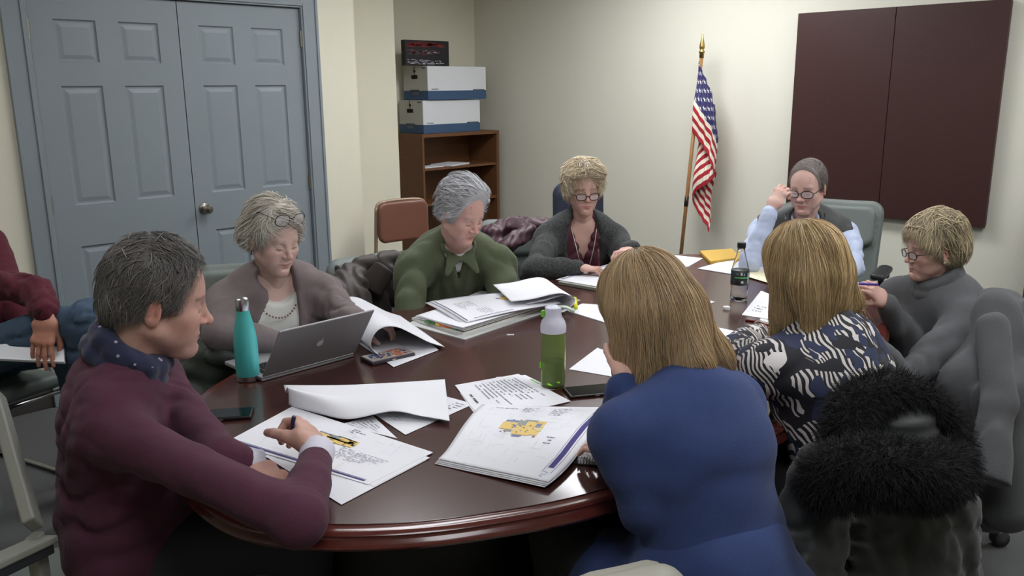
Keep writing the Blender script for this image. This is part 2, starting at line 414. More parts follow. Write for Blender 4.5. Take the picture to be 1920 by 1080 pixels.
# ------------------------------------------------------------------ bookcase in the recess
m_wal = mat('walnut_laminate', (106, 70, 44), .45, wood=(1, 1, 7), var=.16, vscale=22)
m_walh = mat('walnut_shelf', (110, 73, 46), .45, wood=(1, 7, 7), var=.14, vscale=18)
bx0, bx1, by0, by1, bz = 2.225, 3.07, .735, 1.1, 1.216
e = empty('bookcase', ((bx0+bx1)/2, (by0+by1)/2, 0), 'brown wood bookcase in the corner with two storage boxes on top', 'bookcase')
MB().bb((bx0, by0, 0), (bx0+.02, by1, bz-.02), .001).build('side_panel', m_wal, e)
MB().bb((bx1-.03, by0, 0), (bx1, by1, bz-.02), .001).build('side_panel', m_wal, e)
MB().bb((bx0, by0-.004, bz-.028), (bx1, by1, bz), .002).build('top', m_walh, e)
MB().bb((bx0+.02, by1-.01, .05), (bx1-.03, by1, bz-.028)).build('back_panel', m_wal, e)
MB().bb((bx0+.02, by0+.01, .05), (bx1-.03, by1-.01, .07), .001).bb((bx0+.02, by0+.02, 0), (bx1-.03, by0+.035, .05)).build('plinth', m_walh, e)
for z in (.36, .66, .945): MB().bb((bx0+.02, by0+.008, z-.02), (bx1-.03, by1-.01, z), .001).build('shelf', m_walh, e)
m_paper = mat('white_paper', (226, 227, 232), .75, attr=False)
def flat(name, c, w, d, h, ang, m, label, cat, group=None):
    o = MB().box((c[0], c[1], c[2]+h/2), (w/2, d/2, h/2), rotz(ang), min(.001, h*.2)).build(name, m); return tag(o, label, cat, group)
flat('paper_stack', (2.62, .86, .9455), .28, .21, .012, .3, m_paper, 'small stack of white papers on the bookcase shelf, right of the other sheets', 'papers')
flat('paper_sheets', (2.36, .82, .9455), .2, .13, .008, .05, m_paper, 'thin white sheets at the left end of the bookcase shelf', 'papers')
# ------------------------------------------------------------------ storage boxes
m_box = mat('white_cardboard', (222, 224, 228), .7, var=.02, vscale=4)
m_boxend = mat('grey_cardboard_end', (186, 186, 180), .75)
m_boxblue = mat('blue_printed_band', (62, 88, 120), .65)
m_hole = mat('hand_hole_dark', (18, 16, 18), .9)
m_print = mat('grey_print', (95, 100, 105), .8)
def carton(p, L, ang, label):
    z = p[2]; R = rotz(ang); W_, H_ = .305, .262
    def w(x, y, zz): return np.array([p[0], p[1], 0])+R@A(x, y, 0)+A(0, 0, z+zz)
    e = empty('file_box', w(L/2, W_/2, 0), label, 'storage box', 'cardboard file boxes on the bookcase')
    MB().box(w(L/2, W_/2, .165), (L/2, W_/2, .095), R, .002).build('box_body', m_box, e)
    MB().box(w(L/2, W_/2, .036), (L/2+.001, W_/2+.001, .0355), R, .002).build('blue_band', m_boxblue, e)
    MB().box(w(-.0015, W_/2, .165), (.0015, W_/2-.002, .093), R).build('end_panel', m_boxend, e)
    g = Sdf().rbox(A(0, 0, 0), (.004, .038, .015), .003)
    v, f = g.mesh(.002); c0 = w(-.003, W_*.53, .178); mk('hand_hole', v@R.T+c0, f, m_hole, e)
    mcl = mat('clip_grey', (92, 96, 100), .5)
    MB().box(w(-.003, W_*.53, .05), (.002, .04, .011), R, .001).box(w(-.003, W_*.53, .076), (.003, .052, .004), R).box(w(-.003, W_*.53+.05, .07), (.003, .004, .008), R).box(w(-.003, W_*.53-.05, .07), (.003, .004, .008), R).build('clip', mcl, e)
    MB().tube([w(-.004, W_*.53, .262), w(-.006, W_*.55, .225), w(-.005, W_*.51, .2), w(-.006, W_*.54, .16)], .0022, 6).box(w(-.005, W_*.52, .222), (.003, .01, .008), R, .002).build('string_and_button', m_hole, e)
    MB().box(w(-.003, W_*.15, .246), (.0012, .022, .006), R).build('printed_mark', m_print, e)
    MB().box(w(L-.085, -.003, .076), (.062, .002, .004), R).box(w(L-.143, -.003, .068), (.004, .002, .009), R).box(w(L-.027, -.003, .068), (.004, .002, .009), R).build('clip', mcl, e)
    MB().box(w(.07, -.0015, .083), (.035, .0008, .003), R).build('printed_mark', m_print, e)
    return e
carton(A(2.27, .765, 1.216), .61, .0, 'lower white and blue cardboard file box, resting directly on the bookcase')
carton(A(2.31, .745, 1.479), .625, .0, 'upper white and blue cardboard file box, stacked on another box')
# dark printed box on top
p = A(2.09, .79, 1.742)+A(.20, 0, 0); Rb = rotz(0.)
p = A(2.135, .79, 1.742)
e = MB().box(p+A(.222, .03, .096), (.222, .025, .096), None, .002).build('game_box', mat('black_box', (28, 26, 32), .4))
tag(e, 'small black box with red and white graphics standing on the upper file box', 'box')
g = MB(); rr = random.Random(5)
for i in range(260):
    u = rr.uniform(.015, .35); z = rr.choice([.02, .03, .09, .10, .15, .16])+rr.uniform(-.012, .012); l = rr.uniform(.006, .045); h = rr.uniform(.001, .004)
    cc = rr.choice([(150, 40, 42), (140, 36, 40), (150, 150, 160), (190, 190, 195), (70, 74, 110), (60, 60, 80)]) if z > .06 else rr.choice([(170, 170, 180), (200, 200, 205), (80, 60, 100)])
    if .125 < z or .07 < z < .08: cc = (138, 36, 42); l *= 1.4
    g.box(p+A(u+l/2, .0043, z+.005), (l/2, .0006, h), None, 0, lin(cc))
g.build('printed_graphics', mat('box_print', (255, 255, 255), .5, attr=True), e, attr=True)
# ------------------------------------------------------------------ flag
m_pole = mat('oak_pole', (150, 108, 66), .4, var=.1, vscale=20)
m_gold = mat('gold_finial', (176, 150, 92), .35, 1.)
pt = ata(1316, 100, 0, 3.0); pb = ata(1277, 475, 0, 2.9); dr = (pt-pb)/(pt[2]-pb[2]); pf = pb-dr*pb[2]
e = empty('flag_and_pole', (pf[0], pf[1], 0), 'furled American flag on a wooden pole leaning near the back wall', 'flag')
MB().tube([pf+dr*.01, pt], .0125, 12).build('pole', m_pole, e, smooth=True)
MB().lathe([(0, 0), (.13, 0), (.13, .012), (.04, .03), (.025, .08), (.02, .085), (0, .085)], (pf[0], pf[1], 0), 28).build('stand', m_gold, e, smooth=True, auto=40)
MB().lathe([(0, -.03), (.016, -.03), (.016, -.0), (.02, .005), (.02, .014), (.012, .02), (.019, .035), (.019, .045), (.011, .085), (.004, .118), (0, .125)], pt, 16).build('finial', m_gold, e, smooth=True)
MB().tube([pb+dr*.33, pb+dr*.4], .0145, 12).build('pole_ferrule', mat('dark_ferrule', (60, 44, 34), .4, .4), e, smooth=True)
# cloth: hoist (t) runs along the pole, fly (s) falls in pleats
def flagpt(s, t):
    """s 0..1 along the fly, t 0..1 down the hoist"""
    top = pt-dr*(.05+.46*t); drop = s*(.70-.06*t); q = s/.36; k = int(q); fr = q-k; fr = .5-.5*math.cos(PI*fr) if k else math.sin(fr*PI/2)
    sd = fr if k % 2 == 0 else 1-fr*.92; low = min(1, (drop+.46*t)/.45); w = .05+.135*low
    if k >= 2: w *= .9
    wave = .010*math.sin(9*s+7*t)+.012*math.sin(23*sd+4*t)*sd
    return top+A(-.030+.018*k+wave, -w*sd-.01*math.sin(5*t+3*s)*sd, -drop-.05*sd*low)
def star(c, u, r):
    return [(c[0]+(r if i % 2 == 0 else r*.4)*math.sin(i*PI/5), c[1]+u*(r if i % 2 == 0 else r*.4)*math.cos(i*PI/5)) for i in range(10)]
NS, NT = 140, 104; V_ = []; cols = []
stars = [((.015+.40*(i+.5)/11), (.538*(j+.5)/9)) for i in range(11) for j in range(9) if (i+j) % 2 == 0]
for i in range(NS+1):
    for j in range(NT+1):
        s, t = i/NS, j/NT; V_.append(flagpt(s, t))
V_ = np.array(V_)
F = [(i*(NT+1)+j, i*(NT+1)+j+1, (i+1)*(NT+1)+j+1, (i+1)*(NT+1)+j) for i in range(NS) for j in range(NT)]
fl = mk('flag_cloth', V_, F, mat('flag_fabric', (255, 255, 255), .6, attr=False), e)
fl.modifiers.new('Solid', 'SOLIDIFY').thickness = .0012
me = fl.data; uvl = me.uv_layers.new(name='UVMap')
for lp in me.loops:
    i, j = divmod(lp.vertex_index, NT+1); uvl.data[lp.index].uv = (i/NS, j/NT)
def flagmat(m):
    nt = m.node_tree; N = nt.nodes; L = nt.links; b = N['Principled BSDF']
    uv = N.new('ShaderNodeUVMap'); sp = N.new('ShaderNodeSeparateXYZ'); L.new(uv.outputs[0], sp.inputs[0])
    def M(op, a, b_=None):
        n = N.new('ShaderNodeMath'); n.operation = op
        for k, x in enumerate((a, b_)):
            if x is None: continue
            if isinstance(x, (int, float)): n.inputs[k].default_value = x
            else: L.new(x, n.inputs[k])
        return n.outputs[0]
    s, t = sp.outputs[0], sp.outputs[1]
    stripe = M('LESS_THAN', M('MODULO', M('MULTIPLY', t, 6.5), 1.0), .5)
    canton = M('MULTIPLY', M('LESS_THAN', s, .4), M('LESS_THAN', t, .538))
    gx = M('MULTIPLY', s, 11/.4); gy = M('MULTIPLY', t, 9/.538)
    par = M('MODULO', M('ADD', M('FLOOR', gx), M('FLOOR', gy)), 2.0)
    fx = M('SUBTRACT', M('FRACT', gx), .5); fy = M('SUBTRACT', M('FRACT', gy), .5)
    ang = M('ARCTAN2', fx, fy); rad = M('SQRT', M('ADD', M('MULTIPLY', fx, fx), M('MULTIPLY', fy, fy)))
    rl = M('ADD', .26, M('MULTIPLY', .14, M('COSINE', M('MULTIPLY', ang, 5.0))))
    st = M('MULTIPLY', M('LESS_THAN', rad, rl), M('LESS_THAN', par, .5))
    def mix(f, a, b_):
        n = N.new('ShaderNodeMix'); n.data_type = 'RGBA'; L.new(f, n.inputs[0])
        for k, x in ((6, a), (7, b_)):
            if isinstance(x, tuple): n.inputs[k].default_value = lin(x)+(1,)
            else: L.new(x, n.inputs[k])
        return n.outputs[2]
    L.new(mix(canton, mix(stripe, (226, 218, 200), (160, 30, 44)), mix(st, (44, 42, 88), (226, 222, 215))), b.inputs['Base Color'])
flagmat(MATS['flag_fabric'])
# ------------------------------------------------------------------ literature rack at the right edge
m_rack = mat('dark_wood_rack', (58, 46, 40), .5, wood=(1, 1, 6), var=.12, vscale=30)
q = at(1893, 738, 0); x_, y_ = q[0], q[1]
e = empty('sorter_shelf', (x_+.2, y_-.4, 0), 'dark wooden slotted shelf unit at the right edge, beside the wall', 'shelf')
MB().bb((x_, y_-.8, 0), (x_+.38, y_-.78, .98)).build('side_panel', m_rack, e)
MB().bb((x_, y_-.02, 0), (x_+.38, y_, .98)).build('side_panel', m_rack, e)
MB().bb((x_+.36, y_-.78, 0), (x_+.38, y_-.02, .98)).build('back_panel', m_rack, e)
for k in range(9):
    z = .03+k*.116; MB().bb((x_+.002, y_-.78, z), (x_+.36, y_-.02, z+.014)).build('shelf', m_rack, e)
m_dk = mat('dark_plastic', (44, 46, 50), .45)
e = MB().box((x_+.14, y_-.14, 1.02), (.10, .13, .03), None, .01).box((x_+.2, y_-.14, 1.14), (.02, .11, .12), A([.94, 0, .34], [0, 1, 0], [-.34, 0, .94]), .008).build('desk_machine', m_dk)
tag(e, 'dark grey office machine on top of the sorter shelf at the right edge', 'machine')
# ------------------------------------------------------------------ ceiling lights
m_lamp = mat('lamp_panel', (255, 255, 250), .5, emit=(250, 251, 255), est=1)
m_lfr = mat('lamp_frame', (230, 230, 226), .5)
def troffer(x, y, power, w=.6, d=1.2, label=''):
    e = empty('ceiling_light', (x, y, ZC-.03), label, 'ceiling light', 'fluorescent ceiling panels')
    MB().bb((x-w/2-.02, y-d/2-.02, ZC-.03), (x-w/2, y+d/2+.02, ZC)).bb((x+w/2, y-d/2-.02, ZC-.03), (x+w/2+.02, y+d/2+.02, ZC)).bb((x-w/2, y-d/2-.02, ZC-.03), (x+w/2, y-d/2, ZC)).bb((x-w/2, y+d/2, ZC-.03), (x+w/2, y+d/2+.02, ZC)).build('frame', m_lfr, e)
    m = m_lamp.copy(); m.name = 'lamp_panel_lit'; m.node_tree.nodes['Principled BSDF'].inputs['Emission Strength'].default_value = power
    MB().bb((x-w/2, y-d/2, ZC-.02), (x+w/2, y+d/2, ZC-.002)).build('diffuser', m, e)
for x, y, pw, lb in [(2.1, -1.5, 11.5, 'lit ceiling panel near the flag'), (.4, -1.5, 6, 'lit ceiling panel above the doors side of the table'),
                     (2.1, -4.2, 7, 'lit ceiling panel near the board wall'), (.3, -4.2, 7, 'lit ceiling panel above the right of the table'), (-1.6, -1.6, 3.0, 'lit ceiling panel near the seated man at left'), (-1.6, -4.4, 5, 'added fill light panel over the near end of the room')]:  # last panel is unseen fill, added to brighten the foreground
    troffer(x, y, pw, label=lb)
w = bpy.data.worlds.new('World'); bpy.context.scene.world = w; w.use_nodes = True
w.node_tree.nodes['Background'].inputs[0].default_value = (.9, .95, 1, 1); w.node_tree.nodes['Background'].inputs[1].default_value = .3
# ------------------------------------------------------------------ camera
cd = bpy.data.cameras.new('camera'); cam = bpy.data.objects.new('camera', cd); C.objects.link(cam)
cd.sensor_width = 36; cd.lens = FPX/1920*36; cd.clip_start = .05
cam.matrix_world = Matrix(((CR[0], CU[0], -CF[0], CAM[0]), (CR[1], CU[1], -CF[1], CAM[1]), (CR[2], CU[2], -CF[2], CAM[2]), (0, 0, 0, 1)))
sc = bpy.context.scene; sc.camera = cam
sc.view_settings.view_transform = 'Standard'; sc.view_settings.look = 'None'; sc.view_settings.gamma = 1; sc.view_settings.exposure = .88
sc.cycles.max_bounces = 6; sc.cycles.transparent_max_bounces = 8; sc.cycles.caustics_reflective = False; sc.cycles.caustics_refractive = False
# ================================================================== THE TABLE
TZ = .78
m_tab = mat('mahogany_top', (66, 38, 34), .22, spec=.5, coat=.25, wood=(1, 5, 5), var=.16, vscale=14)
m_rim = mat('mahogany_rim', (84, 38, 32), .2, spec=.5, coat=.4, wood=(2, 2, 6), var=.1, vscale=14)
m_ped = mat('black_pedestal', (24, 22, 22), .45)
OUT = spline([(-.537, -2.139), (-1.045, -2.36), (-1.26, -2.56), (-1.40, -2.85), (-1.43, -3.1), (-1.38, -3.25), (-1.265, -3.385), (-1.1, -3.50), (-.844, -3.61), (-.4, -3.685), (.2, -3.66),
              (.8, -3.5), (1.25, -3.22), (1.5, -2.85), (1.5, -2.5), (1.42, -2.3), (1.22, -2.17), (.9, -2.12), (.3, -2.115)], 8, True)
def inset(P, d):
    t = np.roll(P, -1, 0)-np.roll(P, 1, 0); t /= np.linalg.norm(t, axis=1)[:, None]; n = np.stack([-t[:, 1], t[:, 0]], 1); return P+n*d
def rings(P, prof, capb=True):
    V_ = []; n = len(P)
    for d, z in prof: Q = inset(P, d); V_ += [(x, y, z) for x, y in Q]
    F = [(i*n+j, i*n+(j+1) % n, (i+1)*n+(j+1) % n, (i+1)*n+j) for i in range(len(prof)-1) for j in range(n)]
    F.append(tuple((len(prof)-1)*n+j for j in range(n)))
    if capb: F.append(tuple(range(n-1, -1, -1)))
    return V_, F
e = empty('conference_table', (.05, -2.9, 0), 'long dark mahogany boat-shaped conference table in the middle of the room', 'table')
v, f = rings(OUT, [(.03, TZ-.001-.04), (.004, TZ-.04), (.0, TZ-.036), (-.004, TZ-.03), (.0, TZ-.022), (.006, TZ-.018), (.008, TZ-.014), (.006, TZ-.009), (.010, TZ-.005), (.018, TZ-.0035), (.024, TZ-.0045), (.03, TZ-.003), (.038, TZ-.002)])
mk('table_rim', v, f, m_rim, e, smooth=True).modifiers.new('s', 'EDGE_SPLIT').split_angle = .9
v, f = rings(OUT, [(.036, TZ-.02), (.036, TZ-.001), (.037, TZ)]); mk('tabletop', v, f, m_tab, e, smooth=False)
P0 = inset(OUT, .42)
def drum(c, rx, ry, name):
    a = np.linspace(0, 2*PI, 40, endpoint=False); P = np.stack([c[0]+rx*np.cos(a), c[1]+ry*np.sin(a)], 1)
    v, f = rings(P, [(0, 0), (0, .09), (.012, .1), (.012, TZ-.06), (.0, TZ-.05), (0, TZ-.04)]); mk(name, v, f, m_ped, e, smooth=True).modifiers.new('s', 'EDGE_SPLIT').split_angle = .7
drum((-.80, -2.95), .34, .36, 'pedestal'); drum((.75, -2.8), .34, .36, 'pedestal')
MB().bb((-.5, -2.92, .12), (.45, -2.86, TZ-.06), .004).build('modesty_panel', m_ped, e)
# ------------------------------------------------------------------ sheets of paper
m_sheet = mat('plan_paper', (228, 229, 234), .8)
m_ink = mat('print_ink', (255, 255, 255), .8, attr=True)
def sheetfn(c, zf):
    c = [np.asarray(q, float)[:2] for q in c]
    def S(u, v):
        p = (1-u)*(1-v)*c[0]+u*(1-v)*c[1]+u*v*c[2]+(1-u)*v*c[3]; return A(p[0], p[1], zf(u, v))
    return S
def slab(S, th, nu=24, nv=18):          # solid grid with thickness along the local normal
    T = []; B = []
    for i in range(nu+1):
        for j in range(nv+1):
            u, v = i/nu, j/nv; p = S(u, v); e_ = .004
            du = S(min(u+e_, 1), v)-S(max(u-e_, 0), v); dv = S(u, min(v+e_, 1))-S(u, max(v-e_, 0)); n = np.cross(du, dv); n /= np.linalg.norm(n)+1e-12
            T.append(p); B.append(p-n*th)
    N_ = (nu+1)*(nv+1); idx = lambda i, j: i*(nv+1)+j; F = []
    for i in range(nu):
        for j in range(nv):
            q = (idx(i, j), idx(i+1, j), idx(i+1, j+1), idx(i, j+1)); F.append(q); F.append(tuple(N_+k for k in q[::-1]))
    edge = [idx(i, 0) for i in range(nu)]+[idx(nu, j) for j in range(nv)]+[idx(i, nv) for i in range(nu, 0, -1)]+[idx(0, j) for j in range(nv, 0, -1)]
    for k in range(len(edge)): a, b = edge[k], edge[(k+1) % len(edge)]; F.append((b, a, N_+a, N_+b))
    return np.array(T+B), F
def up_ok(c):                            # corner order so that the normal points up
    c = [np.asarray(q, float) for q in c]; a = c[1][:2]-c[0][:2]; b = c[3][:2]-c[0][:2]
    return a[0]*b[1]-a[1]*b[0] > 0
def ink(S, rects, parent, off=.0006, name='printing'):
    V_ = []; F = []; cl = []
    for (u0, v0, u1, v1, c) in rects:
        k = 5 if abs(u1-u0) > .12 else 1; l = 5 if abs(v1-v0) > .12 else 1; b = len(V_)
        for i in range(k+1):
            for j in range(l+1):
                u = u0+(u1-u0)*i/k; v = v0+(v1-v0)*j/l; p = S(u, v); e_ = .004
                n = np.cross(S(min(u+e_, 1), v)-S(max(u-e_, 0), v), S(u, min(v+e_, 1))-S(u, max(v-e_, 0))); n /= np.linalg.norm(n)+1e-12
                V_.append(p+n*off); cl.append(lin(c))
        F += [(b+i*(l+1)+j, b+(i+1)*(l+1)+j, b+(i+1)*(l+1)+j+1, b+i*(l+1)+j+1) for i in range(k) for j in range(l)]
    return mk(name, V_, F, m_ink, parent, col=np.array(cl), smooth=False)
def text(rr, u0, v0, u1, v1, n, c=(150, 152, 160), fill=.8, w=None):     # rows of unreadable small print
    R_ = []; dv = (v1-v0)/n
    for i in range(n):
        u = u0; end = u0+(u1-u0)*rr.uniform(.55, 1)
        while u < end:
            l = rr.uniform(.008, .03); 
            if rr.random() < fill: R_.append((u, v0+i*dv, min(u+l, end), v0+i*dv+dv*.38, c))
            u += l+rr.uniform(.004, .01)
    return R_
def floorplan(rr, cu, cv, w, h, rot=0):
    R_ = []; Y, G, B, W = (226, 196, 118), (150, 156, 150), (120, 132, 168), (214, 206, 160)
    for (x, y, a, b, c) in [(-.5, -.12, .34, .42, Y), (-.15, -.34, .42, .5, Y), (.05, .12, .4, .36, Y), (-.16, .14, .2, .3, G), (-.46, .3, .3, .12, B), (.25, -.3, .2, .4, Y),
                            (-.2, .0, .26, .14, B), (.27, .1, .12, .22, B), (.06, -.02, .3, .12, W), (-.05, .42, .3, .1, G), (-.36, -.22, .2, .1, G), (.38, -.08, .1, .22, W), (-.1, -.44, .2, .1, B), (.2, .36, .2, .1, Y)]:
        R_.append((cu+x*w, cv+y*h, cu+(x+a)*w, cv+(y+b)*h, c))
        R_.append((cu+x*w, cv+y*h, cu+(x+a)*w, cv+y*h+.003, (120, 118, 112)))
    for i in range(26):
        x, y = rr.uniform(-.48, .42), rr.uniform(-.4, .45); R_.append((cu+x*w, cv+y*h, cu+(x+.04)*w, cv+(y+.045)*h, rr.choice([(110, 116, 120), (190, 160, 80), (90, 100, 150), (160, 90, 70)])))
    return R_
def faint(rr, n, u0, v0, u1, v1, c=(206, 208, 214)):
    R_ = []
    for i in range(n):
        u, v = rr.uniform(u0, u1), rr.uniform(v0, v1)
        if rr.random() < .5: R_.append((u, v, min(u+rr.uniform(.02, .12), u1), v+.003, c))
        else: R_.append((u, v, u+.003, min(v+rr.uniform(.02, .12), v1), c))
    return R_
def paper(name, px, label, z=TZ+.0012, th=.0009, zf=None, cat='papers', group=None, prints=None, parent=None, lvl=None, m=None, nu=16, nv=12):
    c = [at(x, y, z if lvl is None else lvl) for x, y in px]
    g = zf if zf else (lambda u, v: 0.)
    S = sheetfn(c, lambda u, v: z+g(u, v))
    if not up_ok(c): S0 = S; S = lambda u, v, S0=S0: S0(v, u)
    v, f = slab(S, th, nu, nv); o = mk(name, v, f, m or m_sheet, parent, smooth=False)
    if label: tag(o, label, cat, group or ('loose papers on the table' if cat == 'papers' else 'plans on the table' if cat == 'plans' else None))
    if prints: ink(S, prints, o)
    return o, S
R5 = random.Random(11)
# -- plans in front of the man in burgundy
e = empty('floor_plan_set', at(620, 840, TZ), 'open set of large floor plan sheets under the hands of the man in burgundy', 'plans')
zc = lambda u, v: .004+.004*math.sin(u*2.6)
o, S = paper('sheet', [(425, 828), (548, 762), (812, 848), (690, 908)], None, TZ+.004, .0009, None, parent=e)
paper('sheet', [(470, 838), (560, 768), (800, 862), (640, 946)], None, TZ+.0022, .0009, None, parent=e)
paper('sheet', [(545, 800), (580, 775), (806, 858), (700, 912)], None, TZ+.0032, .0007, None, parent=e)
pr = floorplan(R5, .48, .64, .22, .42)+faint(R5, 70, .06, .1, .95, .92)+text(R5, .55, .82, .8, .95, 6, (176, 178, 186))+[(.02, .04, .05, .96, (70, 64, 120)), (.055, .04, .062, .96, (70, 64, 120))]+text(R5, .86, .2, .95, .5, 7)
def SS(S): return lambda u, v: S(u, v)
if True:
    c = [at(x, y, TZ+.004) for x, y in [(425, 828), (548, 762), (812, 848), (690, 908)]]
    S_fm = sheetfn([c[0], c[3], c[2], c[1]], lambda u, v: TZ+.0042)
    pr = floorplan(R5, .50, .62, .30, .20)+faint(R5, 80, .1, .1, .9, .92)+text(R5, .60, .3, .92, .55, 9, (176, 178, 186))+[(.04, .03, .96, .055, (70, 64, 120)), (.04, .065, .96, .072, (70, 64, 120))]+text(R5, .5, .86, .6, .97, 3, (120, 120, 130))
    ink(S_fm, pr, o)
# the page turned back over them
T_ = spline([np.append(at(532, 722, TZ+.05)[:2], TZ+.05), np.append(at(640, 722, TZ+.035)[:2], TZ+.035), np.append(at(760, 716, TZ+.02)[:2], TZ+.02), np.append(at(834, 711, TZ+.012)[:2], TZ+.012)], 10)
B_ = spline([np.append(at(541, 760, TZ+.006)[:2], TZ+.006), np.append(at(600, 776, TZ+.008)[:2], TZ+.008), np.append(at(655, 786, TZ+.010)[:2], TZ+.010), np.append(at(735, 771, TZ+.026)[:2], TZ+.026), np.append(at(790, 780, TZ+.018)[:2], TZ+.018), np.append(at(843, 789, TZ+.012)[:2], TZ+.012)], 6)
def curve(C_, u): x = u*(len(C_)-1); i = min(int(x), len(C_)-2); return C_[i]*(1-x+i)+C_[i+1]*(x-i)
def S_roll(u, v):
    a, b = curve(T_, u), curve(B_, u); r = .034*max(0, 1-u*1.25); w = v
    p = a*(1-w)+b*w; n = nrm(A(b[0]-a[0], b[1]-a[1], 0))
    lift = r*math.sin(PI*min(1, max(0, (v-.35)/.65)))**.8*1.0 if v > .35 else 0
    p = p+A(0, 0, lift)+n*(lift*.55)
    return p
def S_rollu(u, v): return S_roll(u, 1-v)
v, f = slab(S_rollu, .0008, 40, 40); mk('turned_page', v, f, m_sheet, e, smooth=True)
def S_under(u, v):                        # the inner turn of the curl
    a, b = curve(T_, u*.42), curve(B_, u*.42); th = v*PI*1.15; n = nrm(A(b[0]-a[0], b[1]-a[1], 0)); r = .019*(1-u*.85)
    c = b+A(0, 0, r)-n*0.004; return c+n*(r*math.sin(th)*.6)+A(0, 0, -r*math.cos(th))-n*(v*v*.06*(1-u))
paper('loose_letter', [(700, 775), (832, 742), (888, 757), (760, 815)], 'white letter with typed text lying half under the turned-back plan page', TZ+.0022, .0009, prints=text(R5, .62, .62, .94, .95, 6, (120, 122, 130))+text(R5, .1, .1, .6, .5, 8, (175, 177, 186)))
paper('loose_letter', [(640, 795), (700, 780), (745, 822), (680, 806)], 'printed page peeking out under the turned-back plan page, above the open plans', TZ+.0014, .0007, prints=text(R5, .1, .1, .9, .9, 6, (150, 152, 160)))
# -- plans of the woman in blue
e = empty('floor_plan_set', at(985, 825, TZ), 'stack of floor plan sheets with a purple stripe beside the woman in blue', 'plans')
zf = lambda u, v: .012+.010*math.sin(v*PI)*(u)+.006*math.sin(u*5)*v
cb = [at(822, 860, TZ+.01), at(1028, 908, TZ+.01), at(1160, 766, TZ+.01), at(905, 757, TZ+.01)]
def S_b(u, v):
    p = sheetfn(cb, lambda a, b: 0)(u, v); z = TZ+.010+.014*math.sin(v*PI)**2*(.3+.7*u)+.006*math.sin(v*5+u*2)*u
    p = p+A(.016, .016, 0)*math.sin(v*2*PI)*(-.7); p[2] = z; return p
v, f = slab(S_b, .0009, 26, 26); o = mk('top_sheet', v, f, m_sheet, e, smooth=True)
pr = floorplan(R5, .46, .55, .34, .26)+faint(R5, 110, .08, .1, .82, .95)+text(R5, .56, .80, .70, .96, 9, (140, 142, 150))+text(R5, .34, .84, .46, .95, 7, (150, 152, 160))+text(R5, .70, .40, .78, .5, 3, (130, 132, 150))+text(R5, .1, .9, .3, .93, 1, (110, 112, 120))
pr += [(.885, .16, .93, .965, (64, 58, 124)), (.87, .1, .874, .97, (96, 90, 150)), (.945, .1, .949, .97, (96, 90, 150))]+text(R5, .885, .04, .93, .13, 6, (90, 90, 150))
ink(S_b, pr, o)
for k in range(3):
    S2 = lambda u, v, k=k: S_b(u, v)+A(-.004*k-.003, .002*k-.004, -.003-.0024*k)
    v, f = slab(S2, .0009, 14, 14); mk('sheet', v, f, m_sheet, e, smooth=True)
paper('committee_letter', [(853, 722), (972, 701), (1070, 752), (905, 790)], 'typed letter page with black heading lying above the plan stack, left of the green bottle', TZ+.0030, .0012, prints=text(R5, .1, .25, .8, .9, 12, (150, 150, 162))+text(R5, .3, .08, .6, .16, 1, (60, 60, 66)))
paper('paper_stack', [(862, 736), (945, 712), (1000, 760), (900, 790)], 'lower white sheets jutting out at left from under the typed letter page', TZ+.0014, .0011)
paper('paper_stack', [(930, 707), (985, 703), (1040, 730), (960, 740)], 'page corner with green print jutting out above the typed letter', TZ+.0012, .0008, prints=[(.3, .82, .6, .95, (150, 190, 130))])
# spiral notebook
e = empty('spiral_notebook', at(1140, 840, TZ), 'spiral notebook with printed page by the elbow of the woman in blue', 'notebook')
c = [(1083, 862), (1200, 873), (1215, 800), (1135, 775)]
paper('page_block', c, None, TZ+.012, .008, None, parent=e, prints=text(R5, .2, .15, .9, .9, 9, (170, 172, 180)))
paper('cover', [(1075, 868), (1206, 880), (1222, 800), (1132, 770)], None, TZ+.004, .0025, None, parent=e, m=mat('dark_cover', (48, 42, 46), .5))
c0, c1 = at(1082, 860, TZ+.012), at(1200, 872, TZ+.012)
mbw = MB()
for i in range(22):
    q = c0+(c1-c0)*(i+.5)/22; d = nrm(A(-(c1-c0)[1], (c1-c0)[0], 0)); a = np.linspace(0, 2*PI, 13)
    mbw.tube([q+d*.008*math.cos(t)+A(0, 0, .0085*math.sin(t)-.004) for t in a], .0011, 5, cap=False)
mbw.build('wire_binding', mat('steel_wire', (150, 150, 152), .3, 1.), e, smooth=True)
# -- binder and plans of the man in green
e = empty('ring_binder', at(905, 590, TZ), 'thick open ring binder heaped with plan pages before the man in green', 'binder')
m_cov = mat('binder_cover', (58, 66, 60), .5)
paper('cover', [(763, 607), (872, 636), (1088, 562), (900, 545)], None, TZ+.004, .0035, None, parent=e, m=mat('binder_cover_white', (206, 208, 206), .5))
paper('page_block', [(772, 598), (868, 626), (1020, 578), (905, 555)], None, TZ+.012, .008, None, parent=e, lvl=TZ+.008, m=mat('page_edges', (214, 212, 206), .8))
for k in range(5):
    paper('page_block', [(776+3*k, 596-k), (872-k, 621-k), (1018-3*k, 575), (905, 555)], None, TZ+.0165+k*.0042, .0030, lambda u, v: .003*math.sin(u*3+k), parent=e, lvl=TZ+.014+k*.004, m=MATS['page_edges'] if k % 2 else m_sheet)
for k, cc in enumerate([(90, 140, 80), (60, 120, 70), (220, 170, 60), (222, 110, 50), (214, 90, 50), (110, 160, 90)]):
    q = at(797+10*k, 603.5+2.3*k, TZ+.014); q2 = at(806+10*k, 606+2.3*k, TZ+.014); m_ = (q+q2)/2
    MB().box(m_+A(0, 0, .002), (np.linalg.norm(q2-q)/2, .004, .004), frame(A(-(q2-q)[1], (q2-q)[0], 0)), .001).build('index_tab', mat('tab_%d' % k, cc, .5), e)
